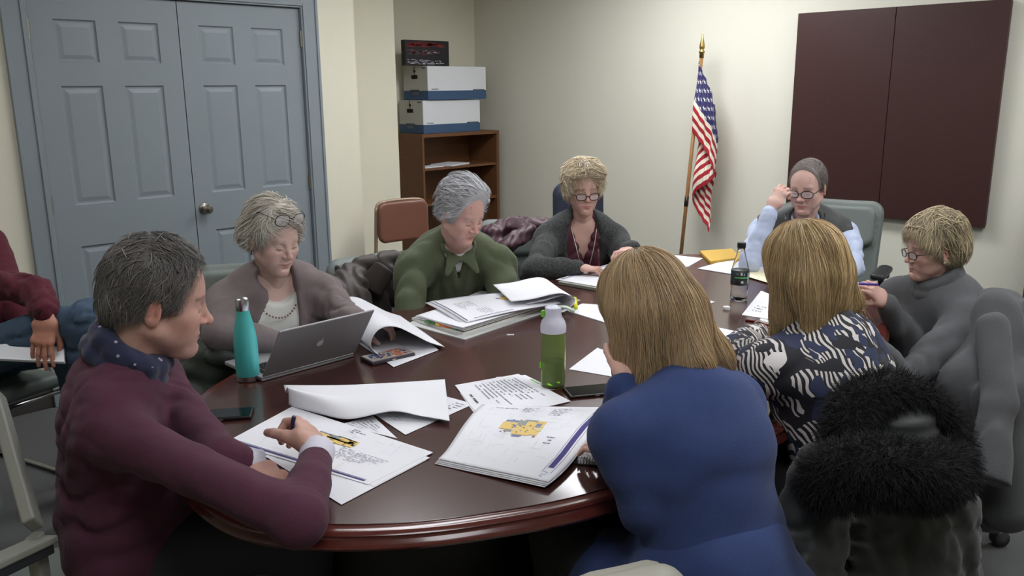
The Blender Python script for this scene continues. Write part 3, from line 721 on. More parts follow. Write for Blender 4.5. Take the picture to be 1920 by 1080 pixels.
def S_g(u, v):
    c = [at(828, 588, TZ+.04), at(900, 607, TZ+.04), at(1045, 566, TZ+.04), at(985, 545, TZ+.04)]
    c = [at(806, 566, TZ+.038), at(875, 604, TZ+.038), at(1052, 566, TZ+.038), at(1000, 543, TZ+.038)]
    p = sheetfn(c, lambda a, b: 0)(u, v); p[2] = TZ+.040+.004*math.sin(v*4)+.003*math.sin(u*4); return p
v, f = slab(S_g, .0016, 20, 24); o = mk('plan_sheet', v, f, m_sheet, e, smooth=True)
ink(S_g, floorplan(R5, .38, .66, .32, .34)+text(R5, .3, .12, .62, .28, 8, (160, 162, 170))+text(R5, .66, .22, .9, .34, 5, (160, 162, 170))+faint(R5, 60, .1, .05, .95, .95)+[(.04, .02, .96, .03, (60, 58, 100))]+[(.02, .05, .035, .9, (70, 66, 120)), (.93, .1, .945, .5, (90, 90, 130))], o)
def S_g2(u, v): return S_g(u, v)+A(-.012, .012, -.005)
v, f = slab(S_g2, .0012, 12, 12); mk('plan_sheet', v, f, m_sheet, e, smooth=True)
# turned pages curling at the right
def curl(name, a0, a1, prof, parent, th=.0008, m=None, label=None, cat=None, nu=10, flip=False):
    """a0->a1 the roll axis at table height, prof a list of (across, up)"""
    a0 = np.asarray(a0, float); a1 = np.asarray(a1, float); d = nrm(A(a1[0]-a0[0], a1[1]-a0[1], 0)); x = A(d[1], -d[0], 0)*( -1 if flip else 1); pf = spline([A(*p, 0) for p in prof], 6)
    def S(u, v):
        q = curve(pf, v if not flip else 1-v); return a0+(a1-a0)*u+x*q[0]+A(0, 0, q[1])
    v, f = slab(S, th, nu, 60); o = mk(name, v, f, m or m_sheet, parent, smooth=True)
    if label: tag(o, label, cat)
    return o, S
curl('turned_page', at(1052, 572, TZ+.03), at(1010, 545, TZ+.03), [(-.13, .014), (-.06, .022), (-.01, .032), (.03, .034), (.052, .02), (.05, .0), (.025, -.012), (-.02, -.008)], e)
curl('turned_page', at(1040, 575, TZ+.03), at(1000, 543, TZ+.03), [(-.16, .03), (-.08, .034), (-.02, .044), (.03, .046), (.066, .026), (.062, -.004), (.03, -.022), (-.03, -.02)], e)
# grey clip lamp shape and highlighter at the binder's end
o = MB().tube([at(1078, 560, TZ+.01)+A(0, 0, .0), at(1080, 577, TZ+.01)], .0075, 10).build('highlighter_pen', mat('yellow_plastic', (214, 214, 40), .4), smooth=True)
tag(o, 'short yellow highlighter lying at the right end of the ring binder', 'pen')
# -- plan roll of the woman in taupe
e = empty('rolled_plans', at(720, 640, TZ), 'white plan sheets curling into a roll behind the laptop', 'plans')
paper('sheet', [(668, 640), (738, 688), (822, 656), (772, 612)], None, TZ+.003, .001, None, parent=e, prints=faint(R5, 40, .1, .1, .9, .9, (180, 190, 150)))
a0, a1 = at(742, 668, TZ), at(668, 606, TZ)
curl('curled_sheet', a0, a1, [(.05, .004), (.0, .004), (-.05, .012), (-.075, .04), (-.066, .075), (-.035, .096), (.01, .09), (.06, .06), (.11, .028), (.16, .006)], e, nu=14)
# -- other sheets on the table
paper('paper_stack', [(1062, 582), (1092, 569), (1150, 573), (1140, 606)], 'small stack of white sheets right of the binder, partly behind brown hair', TZ+.003, .0028)
e = empty('floor_plan_set', at(1110, 510, TZ), 'plan booklet in front of the blonde woman in the charcoal cardigan', 'plans')
paper('sheet', [(1043, 524), (1150, 542), (1235, 503), (1168, 487)], None, TZ+.016, .002, lambda u, v: 0, parent=e, prints=[(.03, .03, .05, .97, (60, 56, 110)), (.07, .03, .08, .97, (60, 56, 110))]+faint(R5, 30, .15, .1, .9, .9))
paper('booklet', [(1046, 528), (1150, 546), (1238, 506), (1170, 488)], None, TZ+.013, .011, None, parent=e, m=mat('booklet_edges', (150, 150, 140), .7))
paper('paper_stack', [(1225, 500), (1262, 478), (1318, 484), (1290, 500)], 'round-cornered white papers near the far edge, left of the yellow envelope', TZ+.0015, .0012)
paper('yellow_envelope', [(1312, 470), (1332, 490), (1388, 482), (1372, 466)], 'yellow manila envelope at the far end of the table', TZ+.014, .013, cat='envelope', m=mat('manila', (206, 166, 72), .7), parent=None)
paper('plan_sheet', [(1308, 503), (1368, 486), (1440, 494), (1440, 524)], 'white plan sheet on the table right before the man in the vest', TZ+.004, .003, prints=[(.5, .78, .95, .82, (90, 86, 150))]+faint(R5, 30, .1, .1, .9, .9))
paper('plan_sheet', [(1380, 512), (1400, 500), (1450, 512), (1440, 530)], 'cream note sheet beside the soda bottle neck', TZ+.006, .001, m=mat('cream_paper', (228, 222, 190), .8))
paper('loose_sheet', [(1296, 554), (1341, 566), (1290, 582), (1240, 566)], 'small white sheet whose corner points right, behind brown hair at mid table', TZ+.0015, .001, prints=faint(R5, 16, .1, .1, .9, .9))
paper('loose_sheet', [(1391, 590), (1427, 545), (1480, 566), (1452, 600)], 'white sheet with small print by the left hand of the woman in the patterned top', TZ+.0015, .001, prints=text(R5, .2, .2, .6, .5, 3, (90, 90, 96))+faint(R5, 16, .1, .1, .9, .9))
paper('loose_sheet', [(1300, 604), (1394, 624), (1372, 652), (1270, 640)], 'white sheet on the table left of the patterned sleeve', TZ+.0015, .001, prints=text(R5, .4, .2, .9, .8, 6, (180, 182, 190)))
paper('loose_sheet', [(1067, 692), (1120, 652), (1200, 680), (1160, 708)], 'blank white sheet between the green bottle and the woman in blue', TZ+.0015, .001)
o = MB().box(at(957, 628, TZ+.002), (.012, .005, .002), rotz(-.7), .001).build('paper_clip_strip', mat('pale_plastic', (200, 196, 196), .4)); tag(o, 'tiny pale plastic strip lying alone on the middle of the table', 'strip')
# ------------------------------------------------------------------ things on the table
m_steel = mat('brushed_steel', (190, 190, 192), .25, 1.)
def shift(prof, z): return [(r, h+z) for r, h in prof]
def bottle_teal():
    p = at(466, 712, TZ); e = empty('water_bottle', p, 'tall teal metal water bottle standing left of the laptop', 'bottle'); s = .91
    P = lambda q: [(r*s, h*s) for r, h in q]
    MB().lathe(P([(0, .018), (.0345, .018), (.0352, .03), (.0355, .1), (.035, .125), (.032, .155), (.0265, .185), (.0215, .205), (.019, .222), (.0, .222)]), p, 40).build('bottle_body', mat('teal_paint', (72, 176, 172), .32, coat=.3), e, smooth=True, auto=40)
    MB().lathe(P([(0, .0), (.031, .0), (.034, .003), (.0345, .0175), (0, .0175)]), p, 40).build('steel_base', m_steel, e, smooth=True, auto=40)
    MB().lathe(P([(0, .2225), (.0195, .2225), (.0205, .227), (.0205, .25), (.019, .258), (.014, .262), (0, .263)]), p, 30).build('cap', m_steel, e, smooth=True, auto=40)
bottle_teal()
def bottle_green():
    p = at(1037, 724, TZ); e = empty('water_bottle', p, 'clear green water bottle with a white lid in the middle of the table', 'bottle'); s = 1.0
    mg = mat('green_plastic', (206, 232, 150), .06, trans=.82, ior=1.2, spec=.5); mw = mat('green_water', (150, 220, 50), .02, trans=.6, ior=1.33)
    MB().lathe([(0, .0), (.028, .0), (.0335, .006), (.034, .02), (.0335, .1), (.034, .15), (.033, .155), (.031, .155), (.032, .1), (.0325, .02), (.03, .008), (0, .005)], p, 40).build('clear_body', mg, e, smooth=True, auto=50)
    MB().lathe([(0, .0055), (.0295, .0085), (.0318, .02), (.0312, .074), (0, .074)], p, 36).build('drink', mw, e, smooth=True, auto=50)
    MB().lathe([(0, .1555), (.0345, .1555), (.0348, .172), (.031, .185), (.024, .196), (.0215, .206), (.0225, .222), (.018, .225), (0, .225)], p, 36).build('lid', mat('white_lid', (206, 206, 222), .4), e, smooth=True, auto=40)
    d = nrm(CR[:2]); d3 = A(d[0], d[1], 0)
    MB().tube([p+A(0, 0, .224)+d3*.012, p+A(0, 0, .222)+d3*.034, p+A(0, 0, .211)+d3*.056], [.007, .008, .009], 10, flat=.5).build('spout_cap', mat('pale_green', (196, 214, 196), .4), e, smooth=True)
    MB().box(p+A(0, 0, .205)-d3*.027, (.005, .005, .009), None, .002).build('latch', mat('lime_plastic', (120, 200, 50), .4), e)
    MB().box(p+A(0, 0, .062)-d3*.0335-A(CF[0], CF[1], 0)*.006, (.003, .002, .009), rotz(-.8), .001).build('level_window', MATS['lime_plastic'], e)
bottle_green()
def bottle_soda():
    p = at(1385, 562, TZ); e = empty('soda_bottle', p, 'clear soda bottle with a black cap and dark label near the far end', 'bottle')
    MB().lathe([(0, 0), (.026, 0), (.032, .006), (.033, .02), (.0315, .04), (.033, .06), (.033, .11), (.030, .13), (.022, .16), (.0145, .19), (.0135, .2), (.012, .2), (.012, .188), (.020, .158), (.028, .128), (.031, .11), (.031, .06), (.0295, .04), (.031, .02), (.028, .008), (0, .006)], p, 36).build('clear_body', mat('clear_plastic', (250, 250, 250), .04, trans=1., ior=1.15), e, smooth=True)
    MB().lathe([(0, .201), (.0155, .201), (.016, .204), (.016, .218), (.0145, .221), (0, .221)], p, 24).build('cap', mat('black_plastic', (24, 24, 26), .35), e, smooth=True, auto=40)
    MB().lathe([(.0335, .062), (.0342, .0625), (.0342, .118), (.0335, .1185)], p, 36).build('label_band', mat('dark_label', (36, 44, 42), .4), e, smooth=True)
    d = -A(CF[0], CF[1], 0)/np.hypot(CF[0], CF[1]); r = np.cross(A(0, 0, 1), d); g = MB()
    def lab(a, z, w, h, c): q = p+d*math.cos(a)*.0347+r*math.sin(a)*.0347+A(0, 0, z); g.box(q, (w, .0006, h), np.stack([r*math.cos(a)-d*math.sin(a), d*math.cos(a)+r*math.sin(a), A(0, 0, 1)], 1), 0, lin(c))
    for a in np.linspace(-.7, .7, 8): lab(a, .092, .0036, .0018, (110, 190, 120))
    for a, z, w, h, c in [(.0, .075, .0045, .0045, (190, 195, 190)), (-.1, .106, .003, .006, (180, 190, 186)), (.2, .104, .002, .004, (150, 160, 158)), (.75, .09, .004, .02, (150, 165, 160)), (-.55, .106, .004, .002, (120, 130, 128))]: lab(a, z, w, h, c)
    g.build('label_print', m_ink, e, attr=True)
bottle_soda()
o = MB().lathe([(0, 0), (.013, 0), (.0135, .008), (.012, .011), (0, .011)], at(1362, 580, TZ), 16).build('bottle_cap', mat('white_cap', (210, 210, 210), .4), smooth=True, auto=40); tag(o, 'small white and black cap lying left of the soda bottle', 'cap')
def pxline(name, pts, r, m, label, cat, parent=None):
    o = MB().tube([at(x, y, z) for x, y, z in pts], r, 8).build(name, m, parent, smooth=True)
    if label: tag(o, label, cat)
    return o
pxline('red_pen', [(1398, 600, TZ+.004), (1428, 604, TZ+.004)], .004, mat('dark_red', (110, 30, 34), .35), 'short dark red pen lying below the white sheet by the wristwatch hand', 'pen')
# laptop
def laptop():
    a, b = at(491, 714, TZ+.004), at(664, 667, TZ+.004); x = nrm(b-a); y = nrm(A(-x[1], x[0], 0)); W_ = np.linalg.norm(b-a); D_ = .215
    e = empty('laptop', (a+b)/2+y*.1-A(0, 0, .004), 'open silver grey laptop seen from behind beside the teal bottle', 'laptop')
    ms = mat('space_grey', (156, 156, 159), .4, .2)
    R = np.stack([x, y, A(0, 0, 1)], 1); MB().box((a+b)/2+y*D_/2+A(0, 0, .003), (W_/2, D_/2, .006), R, .003).build('base', ms, e)
    k = MB(); 
    for i in range(13):
        for j in range(5): k.box(a+x*(.018+(W_-.036)*(i+.5)/13)+y*(.03+.019*j)+A(0, 0, .0098), ((W_-.036)/13*.42, .0075, .0008), R)
    k.build('keyboard', mat('black_keys', (22, 22, 24), .5), e)
    up = nrm(A(0, 0, 1)*math.cos(.62)-y*math.sin(.62)); nn = np.cross(x, up)    # lid leans towards the camera
    R2 = np.stack([x, -nn, up], 1); c = (a+b)/2+up*(.094+.008)+A(0, 0, .006)
    S = Sdf().rbox(A(0, 0, 0), (W_/2, .0032, .105), .003); v, f = S.mesh(.003)
    g = MB().box(c, (W_/2, .003, .094), R2, .0025, seg=3).build('lid', ms, e)
    MB().box(c+nn*-.0032*-1*0+(y*.0034), (W_/2-.008, .0006, .086), R2, 0).build('screen', mat('screen', (150, 160, 175), .1, emit=(190, 200, 215), est=.6), g)
    # fruit emblem on the lid
    out = -nrm(np.cross(x, up)); out = out if out@(-CF) > 0 else -out
    pts = []
    for t in np.linspace(0, 2*PI, 60, endpoint=False):
        r = .0118*(1+.07*math.cos(2*t)); X = r*math.sin(t)*1.0; Y = r*math.cos(t)*.98
        if abs(X) < .006 and Y > 0: Y -= .0022*(1-abs(X)/.006)
        if abs(X) < .004 and Y < 0: Y += .0012*(1-abs(X)/.004)
        pts.append((X, Y))
    bite = (.0138, .0018); br = .0058; q = []
    for X, Y in pts:
        d = math.hypot(X-bite[0], Y-bite[1])
        if d < br: X, Y = bite[0]+(X-bite[0])*0-math.sqrt(max(br**2-(Y-bite[1])**2, 0)), Y
        q.append((X, Y))
    right = np.cross(up, out); right = right if right@CR > 0 else -right
    def emb(q): n = len(q); V_ = [c+out*.0031+right*X+up*Y for X, Y in q]+[c+out*.0037+right*X+up*Y for X, Y in q]; return V_, [tuple(range(n)), tuple(range(2*n-1, n-1, -1))]+[(i, (i+1) % n, n+(i+1) % n, n+i) for i in range(n)]
    g2 = MB(); v, f = emb(q); g2.add(v, f)
    lf = [(.0008, .0135), (.0018, .0168), (.0052, .0195), (.0046, .0162), (.0026, .0142)]; v, f = emb(lf); g2.add(v, f)
    g2.build('emblem', mat('mirror_emblem', (225, 226, 230), .3, .1), g)
laptop()
def phone(name, px, ang, label, mcase, L=.148, W_=.075, T=.009, z=TZ, pattern=None):
    p = at(*px, z); R = rotz(ang); e = empty(name, p, label, 'phone')
    S = Sdf().rbox(A(0, 0, T/2), (L/2, W_/2, T/2), .0035)
    MB().box(p+A(0, 0, T/2), (L/2, W_/2, T/2), R, .003, seg=3).build('case', mcase, e)
    g = MB().box(p+A(0, 0, T+.0003), (L/2-.005, W_/2-.005, .0004), R, .0003)
    o = g.build('face', pattern[0] if pattern else mat('phone_glass', (14, 16, 22), .08), e)
    if pattern:
        rr = random.Random(3); g = MB()
        for i in range(90):
            u, v = rr.uniform(-1, 1)*(L/2-.012), rr.uniform(-1, 1)*(W_/2-.012); cc = rr.choice(pattern[1]); s = rr.uniform(.002, .007)
            if u < 0 and rr.random() < .6: cc = (40, 60, 120)
            if u > .01 and rr.random() < .6: cc = (196, 96, 62)
            g.box(p+R@A(u, v, T+.0009+i*2e-6), (s, s*.7, .0002), R@rotz(rr.uniform(0, 3)), 0, lin(cc))
        g.build('pattern', m_ink, e, attr=True)
    MB().box(p+R@A(0, -W_/2-.0003, T/2), (.006, .0006, .0016), R).build('button', mat('steel_button', (200, 196, 190), .3, .8), e)
    return e
phone('smartphone', (727, 671), -.12+.0, 'phone in a patterned case on the table right of the laptop', mat('mauve_case', (66, 58, 68), .45), .148, .078, .011, TZ+.001, (mat('case_back', (176, 170, 158), .5), [(196, 190, 170), (60, 70, 120), (190, 90, 60), (120, 120, 130), (210, 200, 190)]))
phone('smartphone', (418, 781), -.62, 'dark phone lying near the sleeve of the man in burgundy', mat('dark_case', (34, 28, 30), .3), .145, .07, .009)
phone('smartphone', (1112, 735), -.15-.4, 'dark phone face up behind the plans of the woman in blue', mat('dark_case2', (40, 30, 26), .35), .15, .076, .008)
# ================================================================== CHAIRS
m_gry = mat('grey_vinyl', (108, 116, 112), .5, var=.03, vscale=6)
m_navy = mat('navy_fabric', (44, 50, 66), .8, bump=.3, bscale=300)
m_brown = mat('brown_vinyl', (112, 74, 60), .38, var=.04, vscale=8)
m_blk = mat('black_plastic_arm', (46, 48, 50), .45)
m_beige = mat('beige_metal', (156, 152, 140), .4, .3)
m_tan = mat('tan_metal', (150, 130, 110), .4, .3)
m_chrome = mat('chrome', (180, 182, 184), .15, 1.)
CHG = 'office chairs around the conference table'
def swivel(loc, yaw, label, m=None, bw=.24, bh=.24, top=1.0, lean=.18, arms=True, group=None, armm=None, side=.30):
    """yaw = direction the sitter faces"""
    m = m or m_gry; R = rotz(yaw-PI/2); loc = A(loc[0], loc[1], 0); W = lambda x, y, z: loc+R@A(x, y, z)
    e = empty('office_chair', loc, label, 'chair', group)
    def put(name, S, h, m_): v, f = S.mesh(h); return mk(name, v@R.T+loc, f, m_, e)
    put('seat', Sdf().rbox(A(0, .02, .405), (.245, .24, .045), .04, bend=0), .012, m)
    zc = top-bh; yb = -.24-(zc-.55)*lean; L = A([1, 0, 0], [0, math.cos(lean), -math.sin(lean)], [0, math.sin(lean), math.cos(lean)])
    S = Sdf().pad(A(0, yb, zc), bw, bh, .032, .07, .028, R=L, bend=.5).pad(A(0, yb+.030, zc-bh*.45), bw*.88, bh*.45, .024, .05, .02, R=L, bend=.5, k=.012).pad(A(0, yb+.028, zc+bh*.47), bw*.88, bh*.42, .022, .05, .02, R=L, bend=.5, k=.012)
    put('backrest', S, .009, m)
    MB().tube([W(0, -.1, .36), W(0, -.26, .38), W(0, yb+.02, .6), W(0, yb-.03, zc-.05)], [.02, .022, .02, .018], 8, flat=.5).build('back_support', m_blk, e, smooth=True)
    g = MB().tube([W(0, 0, .1), W(0, 0, .37)], .025, 12); g.build('gas_column', m_blk, e, smooth=True)
    for k in range(5):
        a = k*2*PI/5+.3; t = W(.29*math.cos(a), .29*math.sin(a), .085)
        l = MB().tube([W(0, 0, .13), (W(0, 0, .12)+t)/2+A(0, 0, .005), t], [.028, .024, .018], 8).build('base_leg', m_blk, e, smooth=True)
        cR = frame(A(-math.sin(a+yaw), math.cos(a+yaw), 0)); cc = t-A(0, 0, .055)
        MB().lathe([(0, -.02), (.026, -.02), (.029, -.014), (.029, .014), (.026, .02), (0, .02)], cc, 16, frame(A(0, 0, 1), A(math.cos(a), math.sin(a), .01))).tube([t, cc+A(0, 0, .02)], .008, 6).build('caster', m_blk, l, smooth=True)
    if arms:
        for s in (-1, 1):
            MB().tube([W(s*.2, .0, .38), W(s*side, .0, .40), W(s*side, .02, .62), W(s*side, .02, .655)], .014, 8).build('arm_post', m_blk, e, smooth=True)
            put('armrest', Sdf().rbox(A(s*side, .02, .67), (.035, .13, .017), .016).cone(A(s*side, -.1, .66), A(s*side, -.16, .62), .02, .015, k=.02), .009, armm or m_blk)
    return e
Dr = nrm(A(CR[0], CR[1], 0)); Df = nrm(A(CF[0], CF[1], 0))     # room directions: to the right / away from the entrance side
def yawof(v): return math.atan2(v[1], v[0])
# ================================================================== PEOPLE
def skinmat(name): return mat(name, (200, 150, 130), .5, spec=.4, attr=True, sss=.08, bump=.10, bscale=420)
def head_sdf(o):
    """local frame: x right, y forward, z up, origin between the ears"""
    S = Sdf(); jw = o.get('jaw', 1.); ch = o.get('cheek', 1.); ns = o.get('nose', 1.); ag = o.get('age', 0.)
    S.ell((0, -.018, .036), (.075, .094, .086), k=.0)
    S.ell((0, .022, .02), (.064, .068, .078), k=.03)
    S.ell((0, .024, -.04), (.055*jw, .062, .068), k=.035)
    for s in (-1, 1):
        S.cone((s*.052*jw, .0, -.058), (s*.014, .070, -.096), .018, .017, k=.028)
        S.ell((s*.040, .058, -.026), (.024*ch, .026, .024), k=.022)
        S.ell((s*.034*ch, .054, -.058), (.019*ch, .024, .026), k=.022)
    S.ell((0, .078, -.099), (.017, .015, .014), k=.018)
    S.ell((0, .052, -.108), (.03*jw, .034, .016), k=.02)
    S.ell((0, .072, -.064), (.028, .019, .026), k=.02)                       # muzzle
    S.cone((-.034, .072, .020), (.034, .072, .020), .0115, k=.016)             # brow
    for s in (-1, 1): S.ell((s*.032, .091, .001), (.0175, .011, .0125), k=.012, op='s')
    for s in (-1, 1):
        S.ell((s*.0315, .0735, .0005), (.0150, .0135, .0125), k=.004)          # lid over the eye
        S.cone((s*.0195, .0835, -.0075), (s*.044, .077, -.0075), .0022, k=.006)
    S.cone((0, .083, .012), (0, .106*1., -.026*ns), .0062, .0088*ns, k=.011)   # nose
    S.ell((0, .108, -.031), (.0102*ns, .0105, .0092*ns), k=.007)
    for s in (-1, 1):
        S.ell((s*.0125*ns, .095, -.034), (.0072, .0095, .0068), k=.006)
        S.ell((s*.006, .103, -.0405), (.0034, .0050, .0030), k=.003, op='s')
    for q in (-1, 1):
        S.cone((q*.0245, .0800, -.0665), (q*.009, .0905, -.0632), .0022, .0036, k=.004).cone((q*.009, .0905, -.0632), (0, .0915, -.0640), .0036, .0036, k=.003)
        S.cone((q*.0230, .0795, -.0690), (0, .0895, -.0730), .0026, .0044, k=.004)
    S.cone((-.025, .0850, -.0672), (0, .0965, -.0680), .0010, .0012, k=.0025, op='s').cone((.025, .0850, -.0672), (0, .0965, -.0680), .0010, .0012, k=.0025, op='s')
    S.ell((0, .094, -.083), (.014, .006, .005), k=.006, op='s')
    if ag:
        for s in (-1, 1): S.cone((s*.018, .092, -.040), (s*.031, .078, -.068), .0012, .0016, k=.006*ag, op='s')
        for s in (-1, 1): S.cone((s*.020, .0865, -.014), (s*.036, .083, -.018), .0012, .001, k=.005*ag, op='s')
        for j, z in enumerate((.045, .056, .067)): S.cone((-.035, .076-.004*j, z), (.035, .076-.004*j, z), .001, .001, k=.004*ag, op='s')
    for s in (-1, 1):                                                          # ears
        R = frame(A(s*.92, -.34, 0), A(0, -.10, 1)); es = o.get('ear', 1.)
        c = A(s*.0775, -.012, -.008)
        S.ell(c, (.0175*es, .0065, .0315*es), R, k=.006)
        S.ell(c+A(s*.0065, .001, .003), (.0105*es, .0055, .0215*es), R, k=.004, op='s')
        S.ell(c+A(s*.004, .011, -.002), (.0045, .0045, .0075), R, k=.003)
        S.cone(c+A(s*.004, -.003, .014), c+A(s*.0035, -.005, -.010), .0026, .0024, k=.004)
        S.ell(c+A(0, .006, -.026), (.0075, .0055, .008), R, k=.005)
    return S
def skincol(o):
    base = np.array(lin(o['skin'])); lip = np.array(lin(o.get('lip', (168, 96, 90)))); red = np.array(lin(o.get('red', (196, 116, 98))))
    brow = np.array(lin(o.get('brow', (110, 92, 80))))
    def g(P, c, r): return np.exp(-(((P-np.asarray(c))/np.asarray(r))**2).sum(-1))
    def fn(P):
        C_ = np.tile(base, (len(P), 1)); Q = P.copy(); Q[:, 0] = np.abs(Q[:, 0])
        w = .35*g(Q, (.045, .06, -.035), (.022, .03, .022))+.5*g(Q, (0, .11, -.03), (.013, .02, .014))+.6*g(Q, (.085, -.01, -.008), (.012, .03, .035))+.25*g(Q, (0, .08, -.1), (.03, .03, .02))
        C_ = C_*(1-w[:, None])+red*w[:, None]
        lw = np.clip(1.5*g(Q, (0, .093, -.0683), (.0205, .014, .0060)), 0, 1)*(P[:, 1] > .076)*.8; C_ = C_*(1-lw[:, None])+lip*lw[:, None]
        zz = .0255-.12*(Q[:, 0]-.028)**2*10-(Q[:, 0] > .04)*(Q[:, 0]-.04)*.3
        bw = np.exp(-((P[:, 2]-zz)/.0042)**2)*(Q[:, 0] > .012)*(Q[:, 0] < .052)*(P[:, 1] > .05)*o.get('browk', .75)
        C_ = C_*(1-bw[:, None])+brow*bw[:, None]
        ls = np.exp(-((P[:, 2]+.0070)/.0021)**2)*np.exp(-((Q[:, 0]-.0315)/.0135)**4)*(P[:, 1] > .07)*.9
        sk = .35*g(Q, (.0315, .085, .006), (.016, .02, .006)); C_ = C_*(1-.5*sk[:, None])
        C_ = C_*(1-ls[:, None])+np.array(lin((52, 38, 34)))*ls[:, None]
        if o.get('stubble'):
            sw = o['stubble']*np.clip((-.045-P[:, 2])/.03, 0, 1)*(P[:, 2] > -.125)*np.clip((P[:, 1]+.01)/.03, 0, 1); C_ = C_*(1-sw[:, None])+np.array(lin((128, 112, 108)))*sw[:, None]
        r = np.random.default_rng(3); n = wob(5, 90, .05)(P)+wob(9, 260, .03)(P)
        return C_*(1+n[:, None])
    return fn
def hand_sdf(side, curl=(.3, .35, .4, .45), curl2=None, spread=.06, thumb=(.5, .3), sc=1.):
    """x across, y along the fingers, z out of the back of the hand; side +1 right, -1 left"""
    S = Sdf(); t = -side
    S.econe((0, -.03, 0), (0, .02, 0), (.024, .017), (.031, .016), (1, 0, 0), k=.0)
    S.econe((0, .02, 0), (t*.003, .075, 0), (.033, .0155), (.0385, .0125), (1, 0, 0), k=.02)
    xs = (.0285, .0098, -.0095, -.0275); ln = (.069, .077, .072, .056); ys = (.084, .087, .083, .074); rr = (.0088, .009, .0086, .0076)
    F = Sdf()
    for i in range(4):
        c1 = curl[i]; c2 = (curl2 or curl)[i]; p = A(t*xs[i], ys[i], -.001); a = c1; sp = t*spread*(1.5-i)
        S.ell(p+A(0, -.003, .003), (.009, .011, .0085), k=.008)
        for j, q in enumerate((.44, .31, .25)):
            d = A(math.sin(sp)*math.cos(a), math.cos(a)*math.cos(sp), -math.sin(a)); n = p+d*ln[i]*q
            S.cone(p, n, rr[i]*(1-.08*j), rr[i]*(.93-.08*j), k=.0045 if j == 0 else .0025); p = n; a += c2*(1.25 if j == 0 else .8)
    p0 = A(t*.018, .018, -.008); a, b = thumb
    d1 = nrm(A(t*math.sin(a+.25), math.cos(a+.25), -.35-b*.3)); p1 = p0+d1*.043; d2 = nrm(A(t*math.sin(a), math.cos(a), -.25-b)); p2 = p1+d2*.031; d3 = nrm(A(t*math.sin(a-.35), math.cos(a-.35), -.2-b*1.2)); p3 = p2+d3*.023
    S.cone(p0, p1, .0155, .0118, k=.014).cone(p1, p2, .0108, .0098, k=.004).cone(p2, p3, .0098, .0082, k=.003)
    return S
